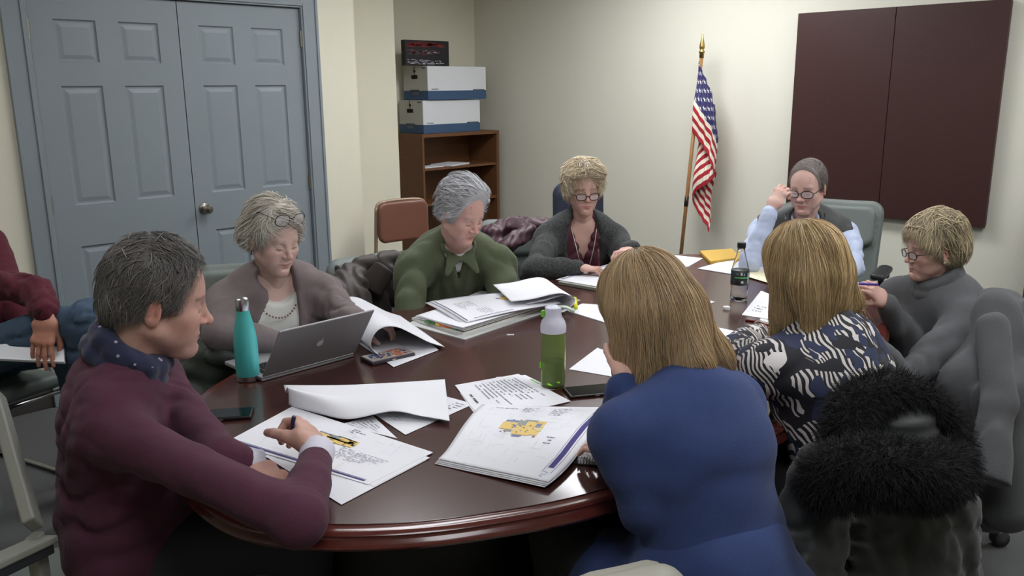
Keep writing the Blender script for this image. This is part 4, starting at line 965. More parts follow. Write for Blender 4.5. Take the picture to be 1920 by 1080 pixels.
class Person:
    def __init__(s, o):
        s.o = o; s.hc = np.asarray(o['head'], float); s.HR = frame(o['face'], o.get('up', (0, 0, 1))); s.hs = o.get('hs', 1.)
        s.N = np.asarray(o['neck'], float); s.hip = np.asarray(o['hip'], float); s.f = nrm(A(o['facing'][0], o['facing'][1], 0)); s.l = A(-s.f[1], s.f[0], 0)
        s.b = o.get('bs', 1.); sp = o.get('span', .19)*s.b; s.sx = o.get('bw', 1.)
        s.shL = np.asarray(o.get('shL', s.N+s.l*sp+A(0, 0, -o.get('drop', .06))+s.f*o.get('shf', .02))); s.shR = np.asarray(o.get('shR', s.N-s.l*sp+A(0, 0, -o.get('drop', .06))+s.f*o.get('shf', .02)))
        s.lat = nrm(s.shL-s.shR); s.ax = nrm(s.N-s.hip); s.fwd = nrm(np.cross(s.lat, s.ax)); s.fwd = s.fwd if s.fwd@s.f > 0 else -s.fwd
        s.el = {'L': np.asarray(o['elL'], float), 'R': np.asarray(o['elR'], float)}; s.wr = {'L': np.asarray(o['wrL'], float), 'R': np.asarray(o['wrR'], float)}
        s.sh = {'L': s.shL, 'R': s.shR}; hp = .095*s.b
        s.hj = {'L': s.hip+s.l*hp, 'R': s.hip-s.l*hp}; fl = s.f
        s.kn = {'L': np.asarray(o.get('knL', s.hj['L']+fl*.42*s.b+s.l*.02+A(0, 0, .03))), 'R': np.asarray(o.get('knR', s.hj['R']+fl*.42*s.b-s.l*.02+A(0, 0, .03)))}
        s.an = {k: np.asarray(o.get('an'+k, A(s.kn[k][0], s.kn[k][1], .09)-fl*.02)) for k in 'LR'}
        s.root = None
    def torso(s, S, g, low=True, k=.04, fem=None, belly=None):
        o = s.o; b = s.b; w = s.sx*b; L = np.linalg.norm(s.N-s.hip); P = lambda t, f=0: s.hip+s.ax*L*t+s.fwd*f
        fem = o.get('fem', 0) if fem is None else fem; be = (o.get('belly', 0) if belly is None else belly)*b
        if low: S.econe(s.hip-A(0, 0, .03), P(.18), (.165*w+g, .12*b+g), (.155*w+g, .12*b+g+be*.3), s.lat, k=k)
        S.econe(P(.1), P(.45, be*.35), (.158*w+g, .115*b+g+be*.3), (.14*w+g, .105*b+g+be*.55), s.lat, k=k)
        S.econe(P(.45, be*.3), P(.78), (.142*w+g, .105*b+g+be*.45), (.162*w+g, .108*b+g), s.lat, k=k)
        S.econe(P(.74), P(.92, -.01), (.158*w+g, .105*b+g), (.115*w+g, .070*b+g), s.lat, k=k)
        S.cone(P(.92, -.012), s.shL*.88+s.N*.12, .054*b+g*.8, .047*b+g, k=k).cone(P(.92, -.012), s.shR*.88+s.N*.12, .054*b+g*.8, .047*b+g, k=k)
        S.cone(P(1.0, -.0)+A(0, 0, .008), (s.shL+s.N)/2+A(0, 0, -.010), .043*b+g*.6, .042*b+g*.8, k=k).cone(P(1.0)+A(0, 0, .008), (s.shR+s.N)/2+A(0, 0, -.010), .043*b+g*.6, .042*b+g*.8, k=k)
        if fem:
            for q in (1, -1): S.ell(P(.64, .072*b)+s.lat*q*.072*b, A(.060, .060, .060)*fem*b+g*.7, k=.05)
        return S
    def arm(s, S, sd, g, k=.03, wr=0., upto=1., fold=0., foreg=None):
        sh, el, w = s.sh[sd], s.el[sd], s.wr[sd]; fg = g if foreg is None else foreg; b = s.b
        S.cone(sh, sh*.55+el*.45, .052*b+g, .044*b+g, k=k).cone(sh*.55+el*.45, el, .044*b+g, .037*b+g, k=.01, wr=(fold, 30, .8, .25) if fold else None)
        S.cone(el, el*.5+w*.5, .038*b+g, .034*b+fg*.9, k=.02, wr=(fold, 26, .1, .4) if fold else None).cone(el*.5+w*.5, w*upto+el*(1-upto), .034*b+fg*.9, .027*b+fg*.7, k=.008, wr=(fold*.7, 24, .8, .4) if fold else None)
        return S
    def legs(s, S, g, k=.04):
        b = s.b
        for q in 'LR':
            S.cone(s.hj[q], s.kn[q], .086*b+g, .060*b+g, k=k).cone(s.kn[q], s.an[q], .056*b+g, .042*b+g*1.4, k=.03)
        return S
    def start(s, res=.0025, bres=.010):
        o = s.o; base = A(s.hip[0], s.hip[1], 0)
        # head and neck at fine resolution
        S = head_sdf(o); nb = s.HR.T@(s.N-s.hc)/s.hs; nd = nb-A(0, -.03, -.06); nr = o.get('neckr', .054)
        S.cone((0, -.022, -.045), A(0, -.022, -.045)*.35+nb*.65, nr, nr*.98, k=.022).cone(A(0, -.022, -.045)*.35+nb*.65, nb+nrm(nd)*.03, nr*.98, nr*1.2, k=.02)
        v, f = S.mesh(res); c = skincol(o)(v); V_ = [(v*s.hs)@s.HR.T+s.hc]; F_ = [f]; C_ = [c]; n = len(v)
        # trunk, arms and legs
        u_ = o.get('under', -.018); B = Sdf(); s.torso(B, u_); s.arm(B, 'L', -.008); s.arm(B, 'R', -.008)
        for q in 'LR':
            B.cone(s.hj[q], s.kn[q], .080*s.b, .054*s.b, k=.04).cone(s.kn[q], s.an[q], .050*s.b, .036*s.b, k=.03).cone(s.an[q]-A(0, 0, .04), s.an[q]+s.f*.13-A(0, 0, .055), .03, .026, k=.02)
        v, f = B.mesh(bres); col = np.tile(np.array(lin(o['skin'])), (len(v), 1))*(1+wob(3, 30, .04)(v)[:, None]); V_.append(v); F_.append(f+n); C_.append(col); n += len(v)
        for q in 'LR':
            h = o.get('hand'+q, {}); 
            if h is None: continue
            d = nrm(h.get('dir', s.wr[q]-s.el[q])); bk = h.get('back', (0, 0, 1)); HF = frame(d, bk); hs = h.get('s', o.get('handS', 1.)*s.b)
            H = hand_sdf(1 if q == 'R' else -1, h.get('curl', (.25, .3, .35, .4)), h.get('curl2'), h.get('spread', .06), h.get('thumb', (.5, .3)))
            v, f = H.mesh(o.get('hres', .0032)); cc = np.tile(np.array(lin(o.get('handskin', o['skin']))), (len(v), 1)); red = np.array(lin(o.get('red', (196, 116, 98))))
            wv = .16*np.clip((v[:, 1]-.06)/.1, 0, 1)+.18*np.exp(-((v[:, 1]-.084)/.010)**2)*(v[:, 2] > .003); cc = (cc*(1-wv[:, None])+red*wv[:, None])*(1+wob(6, 120, .05)(v)[:, None])
            w0 = s.wr[q]+d*.012; V_.append((v*hs)@HF.T+w0); F_.append(f+n); C_.append(cc); n += len(v); s.__dict__['hf'+q] = (HF, w0, hs)
        s.root = mk('person', np.concatenate(V_), np.concatenate(F_), skinmat('skin'), None, base, True, np.concatenate(C_))
        tag(s.root, o['label'], 'person', 'people at the meeting')
        return s.root
    def W(s, p): return (np.asarray(p, float)*s.hs)@s.HR.T+s.hc          # head-local to world
    def cloth(s, name, S, m, h=.008, sm=1, lo=None, hi=None): return smk(name, S, h, m, s.root, sm=sm, lo=lo, hi=hi)
    def hole(s, S, r=.06, k=.012, tilt=.0):                              # neck opening
        d = nrm(s.hc-s.N+s.fwd*tilt); r = r*s.o.get('holek', s.hs); S.cone(s.N+d*.035, s.N+d*.22, r*.96, r*1.15, k=k, op='s'); return S
    def trousers(s, m, g=.012, h=.012):
        S = Sdf(); b = s.b; w = s.sx*b; S.econe(s.hip-A(0, 0, .03), s.hip+s.ax*.06, (.160*w+g*.6, .118*b+g*.6), (.146*w, .108*b), s.lat, k=.03); s.legs(S, g); S.noise.append(wob(21, 34, .004))
        for q in 'LR': S.plane(s.an[q]-A(0, 0, .02), (0, 0, -1)) if q == 'L' else None
        return s.cloth('trousers', S, m, h)
    def shoes(s, m):
        for q in 'LR':
            a = s.an[q]; S = Sdf().econe(A(a[0], a[1], .045)-s.f*.03, A(a[0], a[1], .038)+s.f*.16, (.040, .042), (.040, .030), s.l, k=.02).cone(A(a[0], a[1], .06), A(a[0], a[1], .11), .042, .044, k=.03).plane(A(0, 0, .003), (0, 0, -1))
            s.cloth('shoe', S, m, .010)
    def cap(s, fl=(.072, .075), side=(.018, -.03), nape=(-.095, -.085), inf=.013, extra=None, top=0., ear=1.):
        """short hair volume in head coordinates: front hairline (y, z), sideburn (y, z), nape (y, z)"""
        S = Sdf(); S.ell((0, -.018, .036+top*.5), (.075+inf*.6+.002, .094+inf, .086+inf+top), k=0)
        S.ell((0, .022, .024), (.064+inf*.6, .068+inf*.6, .078+inf), k=.03)
        S.ell((0, -.05, -.02), (.062+inf*.6, .060+inf*.5, .072), k=.03)
        if extra: extra(S)
        s.guide = Sdf(); s.guide.p = list(S.p)
        a, b = A(0, *fl), A(0, *side); d = a-b; n1 = A(0, d[2], -d[1]); S.plane(b, n1, k=.012)
        c = A(0, *nape); d = b-c; n2 = A(0, d[2], -d[1]); S.plane(b, n2, k=.010)
        n1_ = nrm(n1); n2_ = nrm(n2); s.past = lambda P: np.maximum((P-b)@n1_, (P-b)@n2_*.8)
        if ear:
            for q in (-1, 1):
                for S_ in (S, s.guide): S_.ell((q*.092, -.010, -.012), (.03, .021*ear, .034*ear), k=.006, op='s')
        return S
    def hair(s, S, m, c1, c2, n=2500, K=9, step=.009, rad=.0011, field=None, lift=(.000, .004), seed=1, res=.004, jit=.18, dark=.7, mask=None, noise=.0, tip=.35, wave=0., free=None, base=True, name='hair', shade=None, cut=None, guide=None, clumps=0, streak=None, crad=.0032, clift=(.003, .014)):
        v, f = S.mesh(res)
        cb = (np.array(lin(c1))+np.array(lin(c2)))/2*dark
        r = np.random.default_rng(seed); roots = pick(v, n, seed, None if mask is None else mask(v))
        G = guide or S; P, rr = grow(G, roots, field, K, step, lift, rad, seed, jit, tip, free, wave, cut)
        if clumps:
            r2 = pick(v, clumps, seed+50); P2, q2 = grow(G, r2, field, K, step*1.1, clift, crad, seed+9, jit*1.3, .12, free, wave, cut); P = np.concatenate([P, P2]); rr = np.concatenate([rr, q2]); roots = np.concatenate([roots, r2]); n += clumps
        t, F = tubes(P, rr, 3 if not clumps else 4); u = .25+.5*r.beta(1.3, 1.3, n); 
        if streak is not None: qq = roots-A(0, -.01, .02); qq = qq-streak*(qq@streak)[:, None]; qq = qq/(np.linalg.norm(qq, axis=1)[:, None]+1e-6)*.10; u = np.clip(u+wob(seed, 130, .34, warp=2.)(qq)+wob(seed+1, 40, .15)(qq), 0, 1)
        else: u = np.clip(u+wob(seed, 75, .30, warp=2.)(roots)+wob(seed+1, 25, .18)(roots), 0, 1)
        cs = mixcol(c1, c2, u); 
        if shade is not None: cs = cs*shade(roots)[:, None]
        cs = np.repeat(cs, K*(3 if not clumps else 4), axis=0)
        V_ = np.concatenate([v, t]); Fq = np.concatenate([f, F+len(v)]); Cc = np.concatenate([np.tile(cb, (len(v), 1))*(1 if shade is None else shade(v)[:, None]), cs])
        return mk(name, s.W(V_), Fq, m, s.root, None, True, Cc)
def hairmat(name, rough=.42): return mat(name, (120, 110, 100), rough, spec=.35, attr=True)
def vec(yaw_right, pitch=0., ref=None):
    """direction seen from the room: 0 faces the near end, + turns to the right of the picture; pitch down in radians"""
    a = math.radians(yaw_right); h = -Df*math.cos(a)+Dr*math.sin(a); return h*math.cos(math.radians(pitch))-A(0, 0, math.sin(math.radians(pitch)))
def glasses(s, m, y=.098, z=.000, w=.024, h=.017, r=.0013, tilt=0., name='glasses', off=A(0, 0, 0), lens=True, back=-.015):
    g = MB(); L = MB()
    for q in (-1, 1):
        pts = []
        for i in range(25):
            a = 2*PI*i/24; x = abs(math.cos(a))**.7*math.copysign(1, math.cos(a))*w; zz = abs(math.sin(a))**.75*math.copysign(1, math.sin(a))*h
            pts.append(A(q*.034+x, y-.006*abs((q*.034+x)/.05)**2, z+zz)+off)
        g.tube([s.W(p) for p in pts], r, 6, cap=False)
        if lens: n = len(pts)-1; L.add([s.W(p) for p in pts[:-1]]+[s.W(p-A(0, .0012, 0)) for p in pts[:-1]], [tuple(range(n)), tuple(range(2*n-1, n-1, -1))]+[(i, (i+1) % n, n+(i+1) % n, n+i) for i in range(n)])
        g.tube([s.W(A(q*(.034+w), y-.006, z+.006)+off), s.W(A(q*.068, y-.018, z+.007)+off), s.W(A(q*.0775, .03, z+.008)+off), s.W(A(q*.0785, back+.01, z+.004)+off), s.W(A(q*.078, back-.012, z-.014)+off)], r*.95, 6)
    g.tube([s.W(A(-.011, y, z+.004)+off), s.W(A(0, y+.002, z+.007)+off), s.W(A(.011, y, z+.004)+off)], r, 6)
    o = g.build(name, m, s.root, smooth=True)
    if lens: L.build('lens', mat('lens_glass', (240, 242, 250), .03, spec=.8, alpha=.16), o, smooth=False)
    return o
def lashes(s):                           # nothing separate: drawn in the skin colour
    pass
def watch(s, q, mband, mface, pos=.0, R_=.031, r=.0075, fr=.017):
    d = nrm(s.wr[q]-s.el[q]); HF, w0, hs = s.__dict__['hf'+q]; bk = HF[:, 2]; bk = nrm(bk-d*(bk@d)); x = np.cross(d, bk); c = s.wr[q]+d*pos
    g = MB().tube([c+(x*math.cos(a)*R_*1.05+bk*math.sin(a)*R_*.8) for a in np.linspace(0, 2*PI, 25)], r, 8, cap=False, flat=.35)
    o = g.build('watch', mband, s.root, smooth=True)
    Rm = np.stack([x, d, bk], 1); MB().lathe([(0, 0), (fr, 0), (fr, .006), (fr*.85, .008), (0, .008)], c+bk*(R_*.8), 24, Rm).build('watch_face', mface, o, smooth=True, auto=40)
    return o
m_hair = hairmat('hair_strands')
def knit(name, col, bump=.35, bs=420, **k): return mat(name, col, .9, bump=bump, bscale=bs, sheen=.08, var=.05, vscale=30, spec=.2, **k)
def dirloc(s, w): return s.HR.T@np.asarray(w, float)     # world direction in head coordinates
Z = A(0, 0, 1)
SEL = None
# ------------------------------------------------------------------ man in burgundy, left foreground
def man_burgundy():
    hc = V(298, 562, 1.86); fb = nrm(Dr*.95+Df*.20)
    N = hc-fb*.095-Z*.150
    o = dict(label='man with short grey hair in a burgundy sweater and navy scarf, pen in hand', skin=(198, 156, 142), red=(196, 122, 106), brow=(110, 96, 86), head=hc, face=vec(112, 14), neck=N, hip=A(N[0], N[1], .56)-fb*.02,
             facing=fb, span=.20, bs=.93, bw=1.2, belly=.06, drop=.075, hs=1.0, neckr=.060, jaw=1.06, nose=1.1, ear=1.12, stubble=.25, hres=.0026,
             elR=at(560, 975, .825), wrR=at(594, 852, .85), elL=at(415, 860, .84), wrL=at(470, 872, .812),
             handR=dict(dir=A(*(at(578, 790, .87)-at(590, 855, .86))[:2], .03)+A(-.02, .0, 0), back=(.45, -.75, .55), curl=(.75, .6, .55, .5), curl2=(1.0, .9, .8, .8), thumb=(.35, .4), s=1.08),
             handL=dict(dir=at(520, 905, .79)-at(470, 872, .80), back=(0, 0, 1), curl=(.25, .3, .35, .4)))
    s = Person(o); s.start(.0024, .010)
    m = knit('burgundy_wool', (82, 46, 62)); S = Sdf(); s.torso(S, .016, k=.05)
    for q in 'LR': s.arm(S, q, .012, wr=0, upto=.96, fold=.0022)
    s.hole(S, .060, tilt=.3); S.noise += [wob(1, 9, .004, (1, 1, .6)), crease(2, 14, .012, (.5, .5, 1.6), c=s.hip+s.ax*.15-s.f*.1, rad=.3), crease(5, 9, .006, (.8, .8, .8), c=(s.sh['R']+s.el['R'])/2, rad=.2), crease(7, 22, .006, (.7, .7, 1.5), c=s.hip+s.ax*.38, rad=.25)]
    s.cloth('sweater', S, m, .0065)
    # scarf
    m2 = mat('navy_scarf', (40, 44, 72), .85, bump=.3, bscale=250, sheen=.2)
    S = Sdf(); up = nrm(s.hc-s.N); c = s.N+up*.045; a_ = np.linspace(0, 2*PI, 17)
    ring = [c+(s.lat*math.cos(a)*.078+s.fwd*math.sin(a)*.078)+up*(.012-.045*math.sin(a))*1.0 for a in a_]
    for i in range(16): S.cone(ring[i], ring[i+1], .025, k=.012)
    ring2 = [c-up*.022+(s.lat*math.cos(a)*.090+s.fwd*math.sin(a)*.092)+up*(.0-.05*math.sin(a)) for a in a_]
    for i in range(16): S.cone(ring2[i], ring2[i+1], .017, k=.010)
    t0 = ring2[4]; e1 = t0+s.fwd*.03-s.lat*.04-Z*.14; e2 = e1-Z*.24-s.fwd*.02; 
    for q, (a, b) in enumerate([(t0-s.lat*.02, e1), (e1, e2), (t0+s.lat*.03, e1+s.lat*.07), (e1+s.lat*.07, e2+s.lat*.07)]): S.econe(a, b, (.032, .014), (.034, .012), s.lat, k=.015)
    S.noise += [crease(3, 15, .004, (1, 1, 1)), wob(4, 30, .002)]
    sc_ = s.cloth('scarf', S, m2, .0045)
    g = MB(); rr = random.Random(8)
    for ring_, r0, n in ((ring, .0255, 40), (ring2, .0178, 0)):
        for i in range(n):
            k = rr.uniform(0, 16); j = int(k) % 16; p = ring_[j]*(1-k+int(k))+ring_[(j+1) % 17]*(k-int(k)); out = nrm(p-c); th = rr.uniform(-1.1, 1.2); nn = out*math.cos(th)+up*math.sin(th)
            tt = nrm(np.cross(nn, up)); R = np.stack([tt, np.cross(nn, tt), nn], 1); w = rr.choice([.0022, .0026]); q = p+nn*r0*1.02
            g.box(q, (w, w, .0014), R, 0)
    g.build('scarf_dots', mat('pale_dots', (176, 170, 190), .8), sc_)
    m3 = mat('check_shirt', (206, 204, 216), .8); 
    S = Sdf(); d = nrm(s.wr['R']-s.el['R']); S.cone(s.wr['R']-d*.015, s.wr['R']+d*.016, .035, .036).cone(s.wr['R'], s.wr['R']+d*.08, .030, k=.004, op='s').plane(s.wr['R']+d*.018, d)
    cf = s.cloth('shirt_cuff', S, m3, .0035)
    S = Sdf(); d = nrm(s.wr['L']-s.el['L']); S.cone(s.wr['L']-d*.015, s.wr['L']+d*.016, .035, .036).cone(s.wr['L'], s.wr['L']+d*.08, .030, k=.004, op='s').plane(s.wr['L']+d*.018, d)
    s.cloth('shirt_cuff', S, m3, .0035)
    s.trousers(mat('charcoal_trousers', (44, 44, 50), .9)); s.shoes(mat('black_leather', (26, 24, 24), .4))
    # hair
    S = s.cap((.066, .080), (.036, -.004), (-.090, -.058), .008, top=.008); S.noise += [wob(11, 60, .003)]
    def field(p):
        x, y, z = p[:, 0], p[:, 1], p[:, 2]; t = np.clip((z-.06)/.06, 0, 1)[:, None]
        side = np.stack([np.clip(x*20, -1, 1)*.15, -.35+0*x, -1+0*x], 1); topd = np.stack([.25+x*3, .75-(y < -.04)*1.6, .05+0*x], 1); return side*(1-t)+topd*t
    s.hair(S, m_hair, (62, 58, 56), (150, 146, 142), 9000, 7, .0065, .00075, field, (.0005, .006), 2, .0032, .28, .75, guide=s.guide, cut=(s.past, .008, .006), clumps=500, crad=.0018, clift=(.001, .009))
    h = MB().tube([s.W(A(0, 0, 0))*0+s.hfR[1]+s.hfR[0]@A(.030, .055, -.028), s.hfR[1]+s.hfR[0]@A(-.040, .065, -.012), s.hfR[1]+s.hfR[0]@A(-.062, .055, .014)], [.0038, .0045, .0045], 10)
    o_ = h.build('pen', mat('navy_pen', (34, 30, 66), .3), smooth=True); tag(o_, 'dark blue pen in the right hand of the man in burgundy', 'pen')
    # seat
    ch = swivel(A(N[0], N[1])[:2]-fb[:2]*.17, yawof(fb), 'armchair under the man in burgundy, mostly hidden', m_gry, top=.86, bh=.17, arms=False, group=CHG)
man_burgundy()
def stdfield(gd, crown=(0, -.02, .13), out=2.5, back=.0, w=None):
    cr = A(*crown); w_ = A(0, 0, 0) if w is None else A(*w)
    def fn(p):
        q = p-cr; h = q@gd; q = q-gd*h[:, None]; return gd+out*q*5*np.exp(-np.maximum(h, 0)/.05)[:, None]+A(0, -back, 0)+w_
    return fn
def shirt(s, name, m, g=.012, arms='LR', h=.008, hole=.058, fold=.002, noise=None, low=True, k=.045, tilt=.3, upto=.96, fem=None, foreg=None, cut=None):
    S = Sdf(); s.torso(S, g, low=low, k=k, fem=fem)
    for q in arms: s.arm(S, q, g, wr=0, upto=upto, fold=fold, foreg=foreg)
    if hole: s.hole(S, hole, tilt=tilt)
    if cut: cut(S)
    S.noise += noise or [wob(31, 13, .005), crease(32, 8, .005, (.6, .6, 1.2))]
    return s.cloth(name, S, m, h)
def pbase(s, g): pass
# ------------------------------------------------------------------ woman in taupe
def woman_taupe():
    hc = V(512, 446, 2.78); fb = vec(22); N = hc-fb*.065-Z*.135
    o = dict(label='woman in a taupe cardigan and white blouse with glasses pushed up in her grey hair', bs=.93, skin=(216, 182, 170), red=(208, 138, 124), lip=(170, 108, 104), brow=(160, 140, 124), browk=.45, head=hc, face=vec(50, 17), up=nrm(A(0, 0, 1)+Dr*.05), neck=N,
             hip=A(N[0], N[1], .56)-fb*.12, facing=fb, span=.175, drop=.085, bw=1.06, fem=1.2, belly=.06, cheek=1.08, hs=.91, age=.8, nose=1.0,
             elR=V(414, 625, 2.58), wrR=V(535, 645, 2.62), elL=V(648, 600, 2.80), wrL=at(668, 600, .86),
             handR=dict(dir=Dr*.5+Df*.2-Z*.1, curl=(.3, .3, .3, .3)), handL=dict(dir=Dr+Df*.1-Z*.12, back=(0, -.3, 1), curl=(.5, .5, .5, .5), thumb=(.8, .2)), handS=.92)
    s = Person(o); s.start()
    w = mat('white_blouse', (222, 222, 216), .8, bump=.15, bscale=200)
    shirt(s, 'blouse', w, .010, arms='', hole=.074, tilt=1.1, low=False, cut=lambda S: S.ell(s.N+s.fwd*.09-Z*.16, (.10, .12, .22), s.HR*0+np.stack([s.lat, s.fwd, s.ax], 1), op='i'))
    m = knit('taupe_knit', (124, 112, 112), .3)
    def cut(S): S.econe(s.N+s.fwd*.10+Z*.06+s.lat*.01, s.hip+s.ax*.25+s.fwd*.20+s.lat*.02, (.046, .11), (.046, .11), s.lat, k=.012, op='s')
    shirt(s, 'cardigan', m, .020, hole=.060, cut=cut, noise=[wob(41, 13, .004), crease(42, 12, .008, (1, 1, .4), c=(s.shL+s.N)/2-Z*.15, rad=.25), crease(43, 14, .006, (1, 1, .4), c=s.el['R'], rad=.25), crease(45, 16, .008, (1, 1, 1.3), c=s.el['L'], rad=.2)])
    s.trousers(mat('olive_trousers', (84, 88, 80), .9)); s.shoes(MATS['black_leather'])
    gd = dirloc(s, -Z)
    S = s.cap((.072, .080), (.042, .010), (-.088, -.055), .017, top=.006, ear=1.15, extra=lambda S: [S.ell((q*.066, -.050, .0), (.026, .040, .045), k=.02) for q in (-1, 1)]); S.noise += [wob(51, 45, .004)]
    def field(p):
        x, y, z = p.T; t = np.clip((y+.0)/.06, 0, 1)[:, None]
        return (1-t)*np.stack([x*6, -.7+0*x, -1+0*x], 1)+t*np.stack([-1.+x*4, .25+0*x, -.6+0*x], 1)
    s.hair(S, m_hair, (160, 153, 142), (240, 234, 222), 4200, 9, .0085, .0011, field, (.0005, .005), 3, .0045, .2, .85, guide=s.guide, cut=(s.past, .024, .008), clumps=800, crad=.0018)
    glasses(s, mat('tortoise_frame', (36, 28, 30), .3), y=.075, z=.0, w=.026, h=.021, r=.0013, off=A(0, .012, .104), back=-.02)
    g = MB(); 
    for q in (-1, 1): g.tube([s.W(A(q*.079, -.006, -.038)), s.W(A(q*.081, -.004, -.048)), s.W(A(q*.079, -.003, -.058))], .0022, 6)
    g.build('earrings', mat('dark_bead', (110, 50, 44), .3), s.root)
    p = [s.N+s.lat*math.sin(a)*.07+s.fwd*(.085*math.cos(a)+.028)+Z*(-.035-.055*math.cos(a)) for a in np.linspace(-1.6, 1.6, 24)]
    g = MB(); 
    for i, q in enumerate(p): g.lathe([(0, -.004), (.004, 0), (0, .004)], q+s.fwd*.006, 8)
    g.build('bead_necklace', mat('brown_bead', (110, 70, 56), .4), s.root)
    swivel((A(N[0], N[1])-fb[:2]*.20-Dr[:2]*.14), yawof(fb)-.1, 'grey office chair behind the woman in taupe', m_gry, top=.91, bh=.18, bw=.21, group=CHG)
    return s
woman_taupe()
# ------------------------------------------------------------------ man in green
def man_green():
    hc = V(866, 398, 3.20); fb = vec(20); N = hc-fb*.105-Z*.125
    o = dict(label='grey-haired man in an olive green shirt bent over a ring binder', bs=.94, skin=(208, 166, 154), red=(200, 122, 108), lip=(170, 100, 94), brow=(150, 144, 140), browk=.6, head=hc, face=vec(46, 27), neck=N,
             hip=A(N[0], N[1], .57)-fb*.30, facing=fb, span=.19, drop=.10, bw=1.15, belly=.08, jaw=1.14, cheek=1.12, nose=1.12, age=1, neckr=.058, ear=1.1, hs=.90,
             elR=V(768, 640, 3.12), wrR=at(850, 580, .70)+Z*.0, elL=V(945, 575, 3.30), wrL=at(930, 560, .70), handR=dict(dir=Dr-Df*.2, curl=(.4,)*4), handL=dict(dir=-Dr-Df*.1, curl=(.4,)*4))
    yb = -fb*.05
    o['wrR'] = A(*(A(N[0], N[1])+fb[:2]*.02), .64)-s_l(fb)*.05; o['wrL'] = A(*(A(N[0], N[1])+fb[:2]*.05), .68)+s_l(fb)*.05
    s = Person(o); s.start()
    w = mat('white_tee', (224, 222, 222), .8); S = Sdf(); s.torso(S, .006, low=False); s.hole(S, .056, tilt=.2); S.ell(s.N+s.fwd*.05-Z*.02, (.075, .075, .075), op='i'); s.cloth('undershirt', S, w, .006)
    m = mat('olive_corduroy', (82, 90, 66), .9, bump=.35, bscale=260, sheen=.1, var=.04, vscale=20)
    def cut(S): S.econe(s.N+s.fwd*.11+Z*.05, s.N+s.fwd*.12-Z*.07, (.030, .07), (.004, .05), s.lat, k=.008, op='s')
    b = shirt(s, 'shirt', m, .018, hole=.060, cut=cut, tilt=.45, fold=0, noise=[wob(61, 12, .005), crease(62, 10, .006, (1, 1, .4)), crease(63, 14, .008, (1, 1, .4), c=s.el['R']*.5+s.shR*.5, rad=.22), crease(64, 14, .008, (1, 1, .4), c=s.el['L']*.5+s.shL*.5, rad=.22)])
    S = Sdf(); d = nrm(s.hc-s.N+s.fwd*.3); c = s.N+d*.035                      # collar with two points
    a_ = np.linspace(.35, 2*PI-.35, 15)
    r_ = [c+s.fwd*math.cos(a)*.070+s.lat*math.sin(a)*.072+d*(.010-.028*max(0, math.cos(a))) for a in a_]
    for i in range(14): S.econe(r_[i], r_[i+1], (.022, .005), (.022, .005), d+nrm(c-r_[i])*.55, k=.006)
    for q in (1, -1): p = c+s.fwd*.066+s.lat*q*.026-d*.015; S.econe(p, p+s.fwd*.024+s.lat*q*.036-Z*.060, (.032, .005), (.010, .005), s.lat+Z*.3*q, k=.008)
    s.cloth('collar', S, m, .005, 1)
    s.trousers(mat('grey_trousers', (66, 66, 66), .9)); s.shoes(MATS['black_leather'])
    S = s.cap((.058, .096), (.040, -.016), (-.090, -.062), .015, top=.010, extra=lambda S: S.ell((0, .040, .098), (.055, .042, .030), k=.03)); S.noise += [wob(71, 40, .004)]
    def field(p):
        x, y, z = p.T; t = np.clip((z-.045)/.05, 0, 1)[:, None]
        return (1-t)*np.stack([0*x, -.9+0*x, -.75+0*x], 1)+t*np.stack([.45+x*3, -.9+0*x, .0*x], 1)
    s.hair(S, m_hair, (150, 151, 154), (246, 246, 250), 4500, 9, .008, .0011, field, (.0005, .006), 4, .0045, .2, .8, guide=s.guide, cut=(s.past, .008, .006), clumps=800, crad=.0018)
    swivel(A(N[0], N[1])-fb[:2]*.26-Dr[:2]*.16, yawof(fb)+.35, 'grey office chair of the man in green, a brown jacket over its back', m_gry, top=.85, bh=.17, bw=.21, group=CHG)
def s_l(f): return A(-f[1], f[0], 0)
man_green()
